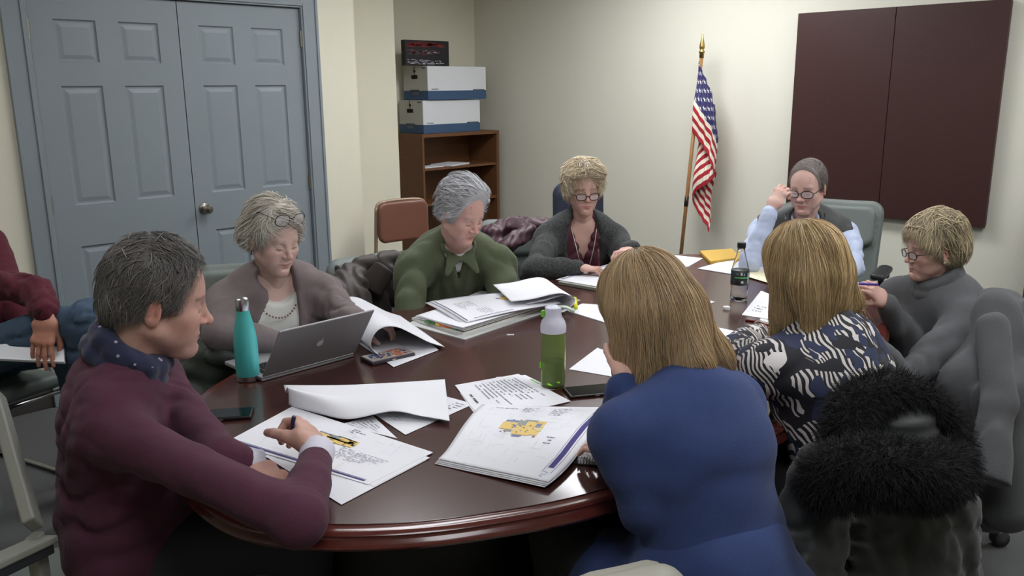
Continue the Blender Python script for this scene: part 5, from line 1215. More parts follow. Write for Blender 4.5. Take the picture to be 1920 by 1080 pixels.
# ------------------------------------------------------------------ blonde woman
def woman_blonde():
    hc = V(1094, 357, 3.85); fb = vec(2); N = hc-fb*.045-Z*.155
    o = dict(label='woman with short spiky blonde hair, dark glasses and a charcoal cardigan over a plum top', bs=.93, skin=(208, 168, 154), red=(200, 128, 112), lip=(172, 92, 92), brow=(120, 90, 76), head=hc, face=vec(8, 6), neck=N, hip=A(N[0], N[1], .56)-fb*.16, facing=fb, span=.17, drop=.080, fem=1.0, under=-.007,
             hs=.86, cheek=1.0, jaw=.95, age=.5, nose=.95, elR=V(1004, 508, 3.66), wrR=at(1085, 502, .825), elL=V(1180, 500, 3.75), wrL=V(1182, 467, 3.55), handS=.9,
             handR=dict(dir=Dr-Df*.25-Z*.05, curl=(.4, .4, .45, .5), thumb=(.4, .3)), handL=dict(dir=V(1152, 478, 3.46)-V(1182, 467, 3.55), back=(.2, .2, 1), curl=(.6, .65, .7, .7), thumb=(.4, .3)))
    s = Person(o); s.start()
    m1 = mat('plum_top', (84, 40, 54), .7, bump=.1, bscale=100)
    shirt(s, 'top', m1, .007, arms='', hole=.050, tilt=.6, cut=lambda S: S.econe(s.N+s.fwd*.10+Z*.05, s.N+s.fwd*.13-Z*.13, (.055, .10), (.004, .06), s.lat, k=.006, op='s'), noise=[crease(82, 13, .008, (1, 1, 1.5))])
    m = mat('charcoal_tweed', (58, 60, 60), .95, bump=1., bscale=160, var=.55, vscale=120, sheen=.1, detail=3)
    def cut(S): S.econe(s.N+s.fwd*.10+Z*.08, s.hip+s.ax*.2+s.fwd*.22, (.066, .12), (.085, .12), s.lat, k=.012, op='s')
    shirt(s, 'cardigan', m, .022, hole=.058, cut=cut, noise=[wob(84, 12, .007), crease(85, 12, .008)])
    s.trousers(mat('black_trousers', (34, 34, 36), .9)); s.shoes(MATS['black_leather'])
    S = s.cap((.070, .088), (.040, .012), (-.086, -.050), .016, top=.012, extra=lambda S: [S.ell((q*.042, .0, .078), (.055, .088, .055), k=.03) for q in (-1, 1)]); S.noise += [wob(91, 55, .007)]
    def field(p):
        x, y, z = p.T; t = np.clip((y+.01)/.05, 0, 1)[:, None]
        return (1-t)*np.stack([x*12, -.35+0*x, -.8+(z > .07)*.8], 1)+t*np.stack([x*14, .8+0*x, -.5+(z > .08)*.9], 1)
    s.hair(S, m_hair, (176, 154, 122), (255, 244, 218), 3600, 8, .0095, .0013, field, (.001, .012), 5, .0045, .22, .75, guide=s.guide, cut=(s.past, .034, .012), clumps=1100, crad=.0023, clift=(.002, .020), shade=lambda p: 1-.45*np.exp(-((p-A(0, .03, .15))**2).sum(1)/.03**2))
    glasses(s, mat('dark_red_frame', (48, 22, 28), .3), y=.108, z=-.012, w=.025, h=.017, r=.0020)
    pts = [s.N+s.lat*math.sin(a)*.058+s.fwd*(.055*math.cos(a)+.045)+Z*(.012-.02*math.cos(a)) for a in (-1.9, -1.3, -.9)]
    e1 = s.N+s.fwd*.150-Z*.20; L = spline([s.N+s.lat*.066+s.fwd*.045+Z*.03, s.N+s.lat*.045+s.fwd*.10-Z*.06, e1], 8); L2 = spline([s.N-s.lat*.062+s.fwd*.045+Z*.03, s.N-s.lat*.03+s.fwd*.115-Z*.08, e1], 8)
    MB().tube(L, .0016, 6).tube(L2, .0016, 6).tube([e1, e1+s.fwd*.005-Z*.05], [.002, .004], 8).build('necklace', mat('silver_chain', (190, 184, 170), .3, .9), s.root, smooth=True)
    HF, w0, hs = s.hfL; MB().tube([s.wr['L']+(HF[:, 0]*math.cos(a)*.032+HF[:, 2]*math.sin(a)*.026) for a in np.linspace(0, 2*PI, 20)], .003, 6, cap=False).build('bracelet', mat('dark_bracelet', (40, 36, 40), .3, .5), s.root, smooth=True)
    HF, w0, hs = s.hfR; q = w0+HF@A(-.03, .07, -.006); o_ = MB().tube([q, q+Z*.085+Df*.02+Dr*.0], .0035, 8).build('pen', mat('wine_pen', (70, 26, 40), .3), smooth=True); tag(o_, 'dark red pen upright in the hand of the blonde woman', 'pen')
    swivel(A(N[0], N[1])-fb[:2]*.30+Dr[:2]*.05, yawof(fb)+.0, 'navy blue high-back chair of the blonde woman', m_navy, top=1.085, bh=.24, bw=.135, group=CHG)
woman_blonde()
# ------------------------------------------------------------------ man in a vest
def man_vest():
    hc = V(1514, 350, 3.86); fb = vec(-14); N = hc-fb*.075-Z*.15
    o = dict(label='man with glasses in a light blue shirt and dark quilted vest, hand at his temple', bs=.95, skin=(214, 176, 164), red=(208, 136, 120), lip=(180, 108, 100), brow=(120, 104, 94), browk=.6, head=hc, face=vec(-38, 15), neck=N, hip=A(N[0], N[1], .57)-fb*.22, facing=fb, span=.20, drop=.075, bw=1.14,
             belly=.05, neckr=.060, jaw=1.05, age=.9, nose=1.05, hs=.94, elR=at(1407, 490, .825), wrR=V(1447, 392, 3.70), elL=V(1600, 500, 3.7), wrL=at(1560, 535, .825),
             handR=dict(dir=V(1474, 343, 3.70)-V(1447, 392, 3.70), back=-Dr*.8-Df*.6, curl=(.55, .7, .8, .85), curl2=(.7, .9, 1, 1), thumb=(.35, .2)), handL=dict(dir=-Dr-Df*.2, curl=(.4,)*4))
    s = Person(o); s.start()
    m = mat('light_blue_shirt', (186, 198, 224), .8, bump=.1, bscale=150)
    b = shirt(s, 'shirt', m, .013, hole=.052, fold=.0025, tilt=.3, upto=.90, noise=[wob(101, 14, .004), crease(102, 19, .009, c=(s.shL+s.el['L'])/2, rad=.22), crease(103, 18, .008, c=(s.shR+s.el['R'])/2, rad=.25)])
    S = Sdf(); d = nrm(s.hc-s.N+s.fwd*.2); c = s.N+d*.03
    a_ = np.linspace(.3, 2*PI-.3, 15); r_ = [c+s.fwd*math.cos(a)*.064+s.lat*math.sin(a)*.066+d*(.012-.02*max(0, math.cos(a))) for a in a_]
    for i in range(14): S.econe(r_[i], r_[i+1], (.022, .004), (.022, .004), d+nrm(c-r_[i])*.4, k=.006)
    for q in (1, -1): p = c+s.fwd*.060+s.lat*q*.018-d*.012; S.econe(p, p+s.fwd*.022+s.lat*q*.030-Z*.050, (.024, .004), (.008, .004), s.lat+Z*.3*q, k=.006)
    s.cloth('shirt_collar', S, m, .005)
    mt = mat('dark_red_tie', (74, 26, 34), .5)
    S = Sdf(); t0 = s.N+s.fwd*.098-Z*.006+d*.01; S.econe(t0, t0-Z*.03+s.fwd*.01, (.020, .012), (.013, .011), s.lat, k=.004).econe(t0-Z*.03+s.fwd*.008, s.hip+s.ax*.2+s.fwd*.16, (.018, .006), (.04, .006), s.lat, k=.005)
    s.cloth('necktie', S, mt, .005)
    mv = mat('dark_quilt', (52, 55, 54), .55, bump=.15, bscale=60, sheen=.2)
    S = Sdf(); s.torso(S, .030, k=.04); s.hole(S, .066, tilt=.3)
    def quilt(P): h = (P-s.hip)@s.ax; return .006*np.abs(np.sin(h*52))**.5*-1+.004
    for q in 'LR': n = s.lat if q == 'L' else -s.lat; S.econe(s.sh[q]+Z*.06+n*.075, s.sh[q]-Z*.16+n*.070, (.06, .12), (.045, .10), s.lat, k=.012, op='s')
    S.econe(s.N+s.fwd*.12+Z*.05, s.N+s.fwd*.16-Z*.22, (.058, .09), (.020, .08), s.lat, k=.01, op='s'); S.noise += [quilt, wob(105, 20, .003)]
    v = s.cloth('vest', S, mv, .007)
    S = Sdf(); a_ = np.linspace(.75, 2*PI-.75, 13); r_ = [c+s.fwd*(math.cos(a)*.084+.004)+s.lat*math.sin(a)*.086+d*.006-Z*.02*max(0, math.cos(a)) for a in a_]
    for i in range(12): S.econe(r_[i], r_[i+1], (.030, .008), (.030, .008), d, k=.01)
    for q, e_ in ((0, 1), (-1, -1)): S.econe(r_[q], r_[q]+s.fwd*.045-Z*.13+s.lat*e_*-.010*0, (.026, .009), (.018, .008), s.lat, k=.01)
    s.cloth('vest_collar', S, mv, .006)
    s.trousers(MATS['charcoal_trousers']); s.shoes(MATS['black_leather'])
    S = s.cap((.052, .104), (.036, -.010), (-.090, -.062), .007, top=.0); S.noise += [wob(111, 60, .002)]
    def field(p): x, y, z = p.T; t = np.clip((z-.06)/.05, 0, 1)[:, None]; return (1-t)*np.stack([0*x, -.5+0*x, -1+0*x], 1)+t*np.stack([.9+0*x, -.55+0*x, .0*x], 1)
    s.hair(S, m_hair, (100, 92, 88), (182, 172, 166), 3200, 7, .007, .0009, field, (.0003, .003), 6, .004, .18, .85, guide=s.guide, cut=(s.past, .003, .003))
    glasses(s, mat('black_frame', (26, 22, 24), .3), y=.104, z=-.002, w=.027, h=.0165, r=.0019)
    swivel(A(N[0], N[1])-fb[:2]*.34+Dr[:2]*.13, yawof(vec(-32)), 'grey high-back office chair of the man in the vest', m_gry, top=.98, bh=.25, bw=.24, lean=.26, group=CHG, side=.30)
man_vest()
# ------------------------------------------------------------------ woman in grey turtleneck
def woman_grey():
    hc = V(1748, 468, 2.95); fb = vec(-70); N = hc-fb*.045-Z*.145
    o = dict(label='woman with short ash hair and glasses in a grey turtleneck, seen in profile', bs=.93, skin=(200, 162, 150), red=(188, 124, 110), lip=(156, 96, 92), brow=(110, 92, 80), head=hc, face=vec(-86, 8), neck=N, hip=A(N[0], N[1], .56)-fb*.16, facing=fb, span=.175, drop=.07, fem=.8, jaw=.92, cheek=.95, age=.4,
             hs=.84, nose=.95, elR=V(1702, 650, 3.0), wrR=V(1662, 568, 2.88), elL=V(1694, 718, 2.78), wrL=at(1632, 642, .83), handS=.93,
             handR=dict(dir=V(1622, 528, 2.84)-V(1662, 568, 2.88), back=Dr*.4-Df*.7+Z*.5, curl=(.5, .55, .6, .65), curl2=(.6, .7, .8, .9), thumb=(.4, .3)), handL=dict(dir=-Dr+Df*.3, curl=(.3,)*4))
    s = Person(o); s.start()
    m = knit('grey_wool', (84, 85, 87), .35)
    shirt(s, 'sweater', m, .022, hole=None, fold=0, noise=[wob(121, 11, .006), crease(122, 9, .005, (1, 1, .5)), crease(123, 10, .006, (1, 1, .5), c=s.el['L'], rad=.25)])
    S = Sdf(); up = nrm(s.hc-s.N); c = s.N+up*.060; a_ = np.linspace(0, 2*PI, 17)
    for j, (rr, q) in enumerate(((.060, .0), (.068, -.03))):
        ring = [c+up*q+s.lat*math.cos(a)*rr+s.fwd*math.sin(a)*rr+up*(-.014*math.sin(a)) for a in a_]
        for i in range(16): S.cone(ring[i], ring[i+1], .019+.004*j, k=.012)
    S.noise.append(wob(125, 40, .002)); s.cloth('rolled_collar', S, m, .005)
    s.trousers(MATS['black_trousers']); s.shoes(MATS['black_leather'])
    S = s.cap((.076, .070), (.046, .026), (-.088, -.088), .018, top=.012, ear=1.45, extra=lambda S: [S.ell((0, -.088, .02), (.068, .045, .075), k=.03), S.ell((0, -.03, .09), (.075, .085, .055), k=.03)]); S.noise += [wob(131, 40, .004)]
    def field(p):
        x, y, z = p.T; t = np.clip((y-.0)/.05, 0, 1)[:, None]
        return (1-t)*np.stack([x*4, -.35+0*x, -1.+(z > .1)*.9], 1)+t*np.stack([x*7, .75+0*x, -.8+(z > .1)*.7], 1)
    s.hair(S, m_hair, (104, 94, 78), (220, 204, 168), 5000, 9, .0085, .0012, field, (.001, .009), 7, .0045, .22, .75, guide=s.guide, cut=(s.past, .026, .008), clumps=900, crad=.0019)
    glasses(s, MATS['black_frame'], y=.106, z=-.004, w=.024, h=.015, r=.0017)
    g = MB(); q = A(-.0835, -.003, -.040); g.lathe([(0, -.0035), (.0035, 0), (0, .0035)], s.W(q), 10); g.build('earring', mat('pearl', (236, 232, 226), .2), s.root, smooth=True)
    HF, w0, hs = s.hfR; a = V(1612, 531, 2.80); b = V(1640, 534, 2.82); o_ = MB().tube([a-Dr*.02, b+Dr*.01], .0045, 10).build('pen', mat('purple_pen', (80, 60, 150), .3), smooth=True); tag(o_, 'purple pen in the hand of the woman in the grey turtleneck', 'pen')
    o_ = MB().box(V(1602, 545, 2.80), (.012, .003, .028), np.stack([Dr, Df, Z], 1), .002).build('white_card', mat('bright_card', (240, 240, 244), .5)); tag(o_, 'small white card held beside the purple pen', 'card')
    f2 = vec(-78); swivel(V(1868, 650, 3.0)[:2]+f2[:2]*.28, yawof(f2), 'office chair hung with the long grey wool coat', m_gry, top=.865, bh=.19, bw=.2, lean=.12, arms=False, group=CHG)
    return s
P_GREY = woman_grey()
# ------------------------------------------------------------------ woman in the patterned top
def patmat():
    m = mat('patterned_fabric', (30, 34, 56), .8, bump=.1, bscale=120); nt = m.node_tree; N = nt.nodes; L = nt.links; b = N['Principled BSDF']
    tc = N.new('ShaderNodeTexCoord'); mp = N.new('ShaderNodeMapping'); mp.inputs['Rotation'].default_value = (.3, .5, .9); L.new(tc.outputs['Object'], mp.inputs[0])
    n = N.new('ShaderNodeTexNoise'); n.inputs['Scale'].default_value = 7; L.new(mp.outputs[0], n.inputs[0])
    ad = N.new('ShaderNodeMix'); ad.data_type = 'VECTOR'; ad.inputs[0].default_value = .10; L.new(mp.outputs[0], ad.inputs[4]); L.new(n.outputs['Color'], ad.inputs[5])
    wv = N.new('ShaderNodeTexWave'); wv.inputs['Scale'].default_value = 30; wv.inputs['Distortion'].default_value = 1.2; wv.inputs['Detail Scale'].default_value = 1.5; wv.bands_direction = 'X'; L.new(ad.outputs[1], wv.inputs[0])
    def M(op, a, c):
        q = N.new('ShaderNodeMath'); q.operation = op; L.new(a, q.inputs[0])
        if isinstance(c, (int, float)): q.inputs[1].default_value = c
        else: L.new(c, q.inputs[1])
        return q.outputs[0]
    stripe = M('GREATER_THAN', wv.outputs['Fac'], .52)
    n2 = N.new('ShaderNodeTexNoise'); n2.inputs['Scale'].default_value = 20; n2.inputs['Detail'].default_value = 0; L.new(tc.outputs['Object'], n2.inputs[0]); brk = M('GREATER_THAN', n2.outputs['Fac'], .44)
    vo = N.new('ShaderNodeTexVoronoi'); vo.inputs['Scale'].default_value = 17; vo.inputs['Randomness'].default_value = .8
    n3 = N.new('ShaderNodeTexNoise'); n3.inputs['Scale'].default_value = 34; n3.inputs['Detail'].default_value = 0; L.new(tc.outputs['Object'], n3.inputs[0])
    a3 = N.new('ShaderNodeMix'); a3.data_type = 'VECTOR'; a3.inputs[0].default_value = .045; L.new(tc.outputs['Object'], a3.inputs[4]); L.new(n3.outputs['Color'], a3.inputs[5]); L.new(a3.outputs[1], vo.inputs[0])
    fl = M('LESS_THAN', vo.outputs['Distance'], .40); sp = N.new('ShaderNodeSeparateColor'); L.new(vo.outputs['Color'], sp.inputs[0]); wh = M('MULTIPLY', fl, M('GREATER_THAN', sp.outputs[0], .86)); nv = M('MULTIPLY', fl, M('LESS_THAN', sp.outputs[0], .64))
    def mix(f, a, c):
        q = N.new('ShaderNodeMix'); q.data_type = 'RGBA'; L.new(f, q.inputs[0])
        for k, x in ((6, a), (7, c)):
            if isinstance(x, tuple): q.inputs[k].default_value = lin(x)+(1,)
            else: L.new(x, q.inputs[k])
        return q.outputs[2]
    base = mix(M('MULTIPLY', stripe, brk), (24, 24, 32), (196, 190, 186)); base = mix(nv, base, (36, 44, 72)); base = mix(wh, base, (206, 202, 200)); L.new(base, b.inputs['Base Color'])
    return m
def woman_pattern():
    hc = V(1504, 508, 2.12); fb = vec(-138); N = hc-fb*.06-Z*.15
    o = dict(bs=.96, label='woman with golden hair in a navy and white patterned top, seen from behind', skin=(206, 156, 138), head=hc, face=vec(-140, 16), neck=N, hip=A(N[0], N[1], .56)-fb*.16, facing=fb, span=.19, bw=1.12, fem=.9,
             elL=V(1376, 672, 2.28), wrL=at(1430, 618, .825), elR=V(1650, 725, 2.02), wrR=at(1570, 650, .83), handS=.93, hs=.88,
             handL=dict(dir=Dr*.8+Df*.6, back=Z-Df*.3, curl=(.5,)*4), handR=dict(dir=Df-Dr*.3, curl=(.3,)*4))
    s = Person(o); s.start(.003)
    shirt(s, 'blouse', patmat(), .020, hole=.062, fold=.002, upto=.80, h=.008, noise=[wob(141, 12, .006), crease(142, 9, .007, (.6, .6, 1))])
    s.trousers(MATS['black_trousers']); s.shoes(MATS['black_leather'])
    gd = dirloc(s, -Z); R_ = lambda w: dirloc(s, w); ext = nrm(R_(Dr))
    S = Sdf(); S.ell((0, -.018, .04), (.090, .108, .100), k=0); low = gd*.13
    S.ell(A(0, -.05, -.02), (.085, .065, .09), k=.03)
    for q in (-1, 1): S.cone(A(q*.058, .012, .0), A(q*.070, .004, -.01)+gd*.11, .036, .028, k=.04)
    S.econe(A(0, -.065, -.02), A(0, -.075, -.02)+gd*.12+ext*.02, (.085, .040), (.098, .020), (1, 0, 0), k=.04)
    S.ell((0, .118, -.03), (.058, .07, .095), k=.02, op='s')
    S.noise.append(wob(151, 30, .004))
    fld = stdfield(gd, (0, .0, .135), 2.2); lev = lambda p: p@gd
    ext = nrm(R_(Dr))
    s.hair(S, m_hair, (128, 106, 74), (218, 190, 144), 11000, 30, .0108, .0009, lambda p: fld(p)+ext*(.05+.35*np.clip((lev(p)-.05)/.08, 0, 1)*np.clip(p@ext/.06, 0, 1))[:, None], (.001, .010), 8, .005, .09, .72, mask=lambda v: v@gd < .04, free=lambda p: np.clip((lev(p)-.12)/.03, 0, 1), wave=.05, tip=.45, cut=(lev, .166, .022), streak=gd)
    watch(s, 'L', mat('watch_strap', (150, 146, 140), .3, .8), mat('watch_dial', (226, 226, 224), .3), pos=.006, fr=.019, R_=.029, r=.006)
    swivel(V(1655, 900, 1.92)[:2]+fb[:2]*.30, yawof(fb), 'office chair buried under the black fur-hooded parka', m_blk, top=.80, bh=.17, bw=.20, group=CHG)
    return s
P_PAT = woman_pattern()
# ------------------------------------------------------------------ woman in blue
def woman_blue():
    hc = V(1206, 578, 1.76); fb = vec(-146); N = V(1290, 738, 1.68)
    o = dict(label='woman with long straight light brown hair in a blue sweater, seen from behind', skin=(214, 172, 156), head=hc, face=vec(-128, 24), neck=N, hip=A(N[0], N[1], .56)-fb*.12, facing=fb, span=.165, bw=.95, bs=.93, fem=.8,
             elL=V(1210, 950, 1.62), wrL=at(1165, 862, .83), elR=at(1168, 838, .83), wrR=V(1170, 728, 1.70), handS=.92, hs=.86,
             handL=dict(dir=Df*.9-Dr*.5, curl=(.3,)*4), handR=dict(dir=V(1200, 655, 1.76)-V(1170, 728, 1.70), back=-Df+Dr*.1, curl=(.9,)*4))
    s = Person(o); s.start(.003)
    shirt(s, 'sweater', knit('blue_wool', (52, 66, 108), .3), .018, hole=.060, fold=.002, h=.007, noise=[wob(161, 11, .006), crease(162, 9, .004, (.5, .5, 1.2)), crease(163, 9, .007, (.4, .4, 1.5), c=s.hip+s.ax*.18, rad=.22)])
    S = Sdf(); w = s.sx; S.econe(s.hip+s.ax*.10, s.hip-Z*.06-s.f*.02, (.18, .15), (.24, .22), s.lat, k=.04)
    for q in 'LR': S.cone(s.hj[q], s.hj[q]+s.f*.22, .115, .10, k=.05)
    S.noise += [wob(165, 9, .005), crease(166, 7, .008, (1, 1, .3))]; s.cloth('sweater_hem', S, MATS['blue_wool'], .010)
    s.trousers(MATS['black_trousers']); s.shoes(MATS['black_leather'])
    gd = dirloc(s, -Z); R_ = lambda w: dirloc(s, w); dr = R_(Dr)
    S = Sdf(); S.ell((0, -.018, .040), (.088, .106, .098), k=0)
    S.ell(A(0, -.05, -.02), (.082, .065, .09), k=.03)
    for q in (-1, 1): S.cone(A(q*.058, .012, .0), A(q*.066, .010, -.02)+gd*.12, .036, .026, k=.04)
    S.econe(A(0, -.065, -.02), A(0, -.070, -.02)+gd*.165, (.085, .040), (.088, .030), (1, 0, 0), k=.04)
    p0 = A(.05, -.07, -.02); S.cone(p0+gd*.03, p0+gd*.14+dr*.085, .050, .040, k=.04).cone(p0+gd*.13+dr*.075, p0+gd*.165+dr*.095, .036, .014, k=.03)
    tn = s.HR.T@(s.N-s.hc)/s.hs; S.cone(A(.01, -.075, -.03), tn*.72+A(0, -.045, .0), .058, .046, k=.04)
    S.ell((0, .122, -.03), (.056, .07, .095), k=.02, op='s')
    S.noise.append(wob(171, 30, .004))
    fld = stdfield(gd, (0, .0, .135), 2.2); lev = lambda p: p@gd
    s.hair(S, m_hair, (98, 82, 64), (214, 184, 142), 12000, 32, .0108, .00085, lambda p: fld(p)+dr*(.04+.65*np.clip((lev(p)-.05)/.08, 0, 1)*np.clip((p@dr)/.05, 0, 1))[:, None], (.001, .009), 9, .005, .07, .70, mask=lambda v: v@gd < .04, free=lambda p: np.clip((lev(p)-.15)/.03, 0, 1), wave=.03, tip=.4, cut=(lev, .212, .028), streak=gd)
    swivel(V(1195, 1130, 1.36)[:2]+vec(-160)[:2]*.30, yawof(vec(-160)), 'beige-backed chair of the woman in blue, at the bottom edge', mat('beige_vinyl', (150, 148, 136), .5), top=.815, bh=.16, bw=.11, arms=False, group=CHG)
woman_blue()
# ------------------------------------------------------------------ seated man at the left edge
def man_left():
    hc = V(-120, 370, 3.35); fb = nrm(Dr*.85-Df*.45); N = hc-fb*.04-Z*.17; hip = V(-75, 660, 3.3)
    o = dict(label='seated man in a maroon sweater and jeans, cropped by the left edge', skin=(186, 132, 112), red=(190, 110, 92), head=hc, face=fb-Z*.2, neck=N, hip=A(hip[0], hip[1], .56), facing=fb, span=.20, bw=1.15, belly=.10,
             elR=V(72, 548, 3.05), wrR=V(86, 590, 2.96), elL=V(20, 540, 3.4), wrL=V(60, 640, 3.3), knR=V(165, 602, 3.02), anR=V(150, 800, 3.1)*A(1, 1, 0)+Z*.22, knL=V(135, 640, 3.25), handS=1.08,
             handR=dict(dir=V(76, 668, 2.94)-V(86, 590, 2.96), back=-Df*.8+Z*.5, curl=(.10, .12, .14, .16), spread=.10, thumb=(.2, .1)), handL=dict(dir=Dr, curl=(.3,)*4))
    o['anL'] = A(o['knL'][0], o['knL'][1], .09)
    s = Person(o); s.start(.0034)
    shirt(s, 'sweater', knit('maroon_wool', (84, 32, 44), .4), .018, hole=.06, fold=.002, upto=.93, noise=[wob(181, 12, .006), crease(182, 10, .007, (.6, .6, 1.3)), crease(183, 24, .008, c=s.el['R'], rad=.25)])
    S = Sdf(); g = .016; S.econe(s.hip-A(0, 0, .03), s.hip+s.ax*.12, (.17+g, .13+g), (.16+g, .12+g), s.lat, k=.03); s.legs(S, g); S.noise += [wob(185, 14, .005), crease(186, 18, .010)]
    s.cloth('jeans', S, mat('blue_denim', (62, 80, 100), .9, bump=.3, bscale=300, var=.12, vscale=12), .010); s.shoes(MATS['black_leather'])
    S = s.cap(); s.hair(S, m_hair, (70, 66, 62), (130, 124, 118), 800, 6, .008, .0014, lambda p: np.stack([0*p[:, 0], -.5+0*p[:, 0], -1+0*p[:, 0]], 1), (.0003, .003), 6, .006, .2, .8)
    w = watch(s, 'R', mat('steel_band', (170, 166, 156), .25, 1.), mat('dark_dial', (50, 50, 52), .2, .5), pos=-.002, R_=.034, r=.0095, fr=.020)
    # folded paper under the hand
    c = [V(-60, 625, 3.02), V(108, 628, 2.98), V(110, 668, 2.90), V(-60, 660, 2.94)]
    def Sp(u, v): return (c[0]*(1-u)+c[1]*u)*(1-v)+(c[3]*(1-u)+c[2]*u)*v-Df*.0+A(0, 0, 0)-Z*.030+Df*.03
    v, f = slab(lambda u, v: Sp(u, 1-v), .010, 10, 4); o_ = mk('folded_paper', v, f, m_sheet, None, smooth=False); tag(o_, 'folded white papers under the hand of the man at the left edge', 'papers')
    # chrome sled chair
    l = A(hip[0], hip[1], 0)-fb*.02; R = frame(fb); W = lambda x, y, z: l+R@A(x, y, z)
    e = empty('sled_chair', l, 'chrome-framed grey chair of the seated man at the left edge', 'chair')
    S = Sdf().rbox(A(0, .03, .445), (.24, .25, .03), .025); v, f = S.mesh(.012); mk('seat', v@R.T+l, f, m_gry, e)
    S = Sdf().rbox(A(0, -.24, .72), (.23, .025, .17), .024); v, f = S.mesh(.012); mk('backrest', v@R.T+l, f, m_gry, e)
    for q in (-1, 1):
        MB().tube(spline([W(q*.24, -.26, .86), W(q*.24, -.25, .5), W(q*.25, -.22, .42), W(q*.25, .20, .42), W(q*.25, .27, .40), W(q*.25, .29, .33), W(q*.25, .29, .08), W(q*.25, .26, .015), W(q*.25, .2, .012), W(q*.25, -.28, .012)], 5), .011, 8).build('sled_leg', m_chrome, e, smooth=True)
    MB().tube([W(-.25, -.26, .012), W(.25, -.26, .012)], .010, 8).build('cross_bar', m_chrome, e, smooth=True); MB().tube([W(-.25, .27, .40), W(.25, .27, .40)], .010, 8).build('cross_bar', m_chrome, e, smooth=True)
man_left()
# ------------------------------------------------------------------ empty chairs
def empties():
    swivel(A(*V(978, 520, 4.40)[:2]), yawof(vec(8)), 'empty grey office chair with the maroon jacket between the green shirt and the cardigan', m_gry, top=.88, bh=.20, bw=.2, group=CHG, armm=m_gry)
    # brown vinyl side chair in front of the bookcase
    c = A(*V(788, 470, 5.35)[:2], 0); f = vec(38); R = frame(f); W = lambda x, y, z: c+R@A(x, y, z); zt = V(757, 376, 5.45)[2]
    e = empty('side_chair', c, 'brown vinyl side chair standing before the bookcase', 'chair')
    S = Sdf().pad(A(0, -.21, zt-.13), .185, .13, .020, .055, .018, bend=.5); v, fq = S.mesh(.008); v2 = v.copy(); mk('backrest', v@R.T+c, fq, m_brown, e)
    S = Sdf().rbox(A(0, .02, .45), (.21, .21, .03), .025); v, fq = S.mesh(.010); mk('seat', v@R.T+c, fq, m_brown, e)
    for q in (-1, 1):
        MB().tube(spline([W(q*.18, -.215, zt-.03), W(q*.19, -.215, zt-.2), W(q*.20, -.22, .44), W(q*.205, -.27, .0)], 5), .012, 8).build('leg', m_tan, e, smooth=True)
        MB().tube(spline([W(q*.20, -.22, .42), W(q*.20, .16, .42), W(q*.20, .20, .38), W(q*.205, .22, 0)], 5), .012, 8).build('leg', m_tan, e, smooth=True)
    MB().tube(spline([W(-.18, -.215, zt-.04), W(-.15, -.222, zt-.004), W(0, -.232, zt+.004), W(.15, -.222, zt-.004), W(.18, -.215, zt-.04)], 5), .010, 8).build('back_rail', m_tan, e, smooth=True)
    # foreground armchair frame at the left edge
    a = V(88, 985, 1.62); b = V(-40, 1040, 1.42); e = empty('armchair', A((a[0]+b[0])/2, (a[1]+b[1])/2, 0), 'empty chair with flat grey metal frame at the lower left corner', 'chair')
    d = nrm(b-a); n = nrm(A(-d[1], d[0], 0)); a0 = A(a[0], a[1], a[2]); b0 = A(b[0], b[1], a[2]-.0)
    R = np.stack([d, n, Z], 1); MB().box((a0+b0)/2, (np.linalg.norm(b0-a0)/2, .022, .008), R, .004).build('armrest', mat('grey_metal', (132, 132, 124), .45), e)
    MB().box((a0+b0)/2-Z*.018, (np.linalg.norm(b0-a0)/2-.01, .017, .010), R, .003).build('arm_underside', m_blk, e)
    t = V(62, 985, 1.60); u = V(-8, 740, 1.78)
    def bar(p, q, w, th, name, m):
        p = np.asarray(p); q = np.asarray(q); dd = nrm(q-p); x = nrm(np.cross(dd, n)); return MB().box((p+q)/2, (w, th, np.linalg.norm(q-p)/2), np.stack([x, np.cross(dd, x), dd], 1), .004).build(name, m, e)
    bar(t, u, .022, .012, 'back_post', MATS['grey_metal'])
    bar(b0-d*.02, A(b0[0], b0[1], .01), .016, .012, 'leg', MATS['grey_metal'])
    bar(t-Z*.02, A(t[0], t[1], .01), .016, .012, 'leg', MATS['grey_metal'])
    w2 = -n*.46 if (-n)@Dr < 0 else n*.46
    w2 = -Dr*.30-Df*.36
    bar(t+w2-Z*.02, A((t+w2)[0], (t+w2)[1], .01), .016, .012, 'leg', MATS['grey_metal']); bar(t+w2, u+w2, .022, .012, 'back_post', MATS['grey_metal'])
    c = (t+u)/2+w2/2; 
    MB().box(A(*((a0+b0)/2+w2/2)[:2], .44), (.20, .19, .02), np.stack([nrm(w2), np.cross(Z, nrm(w2)), Z], 1), .01).build('seat', m_gry, e)
empties()
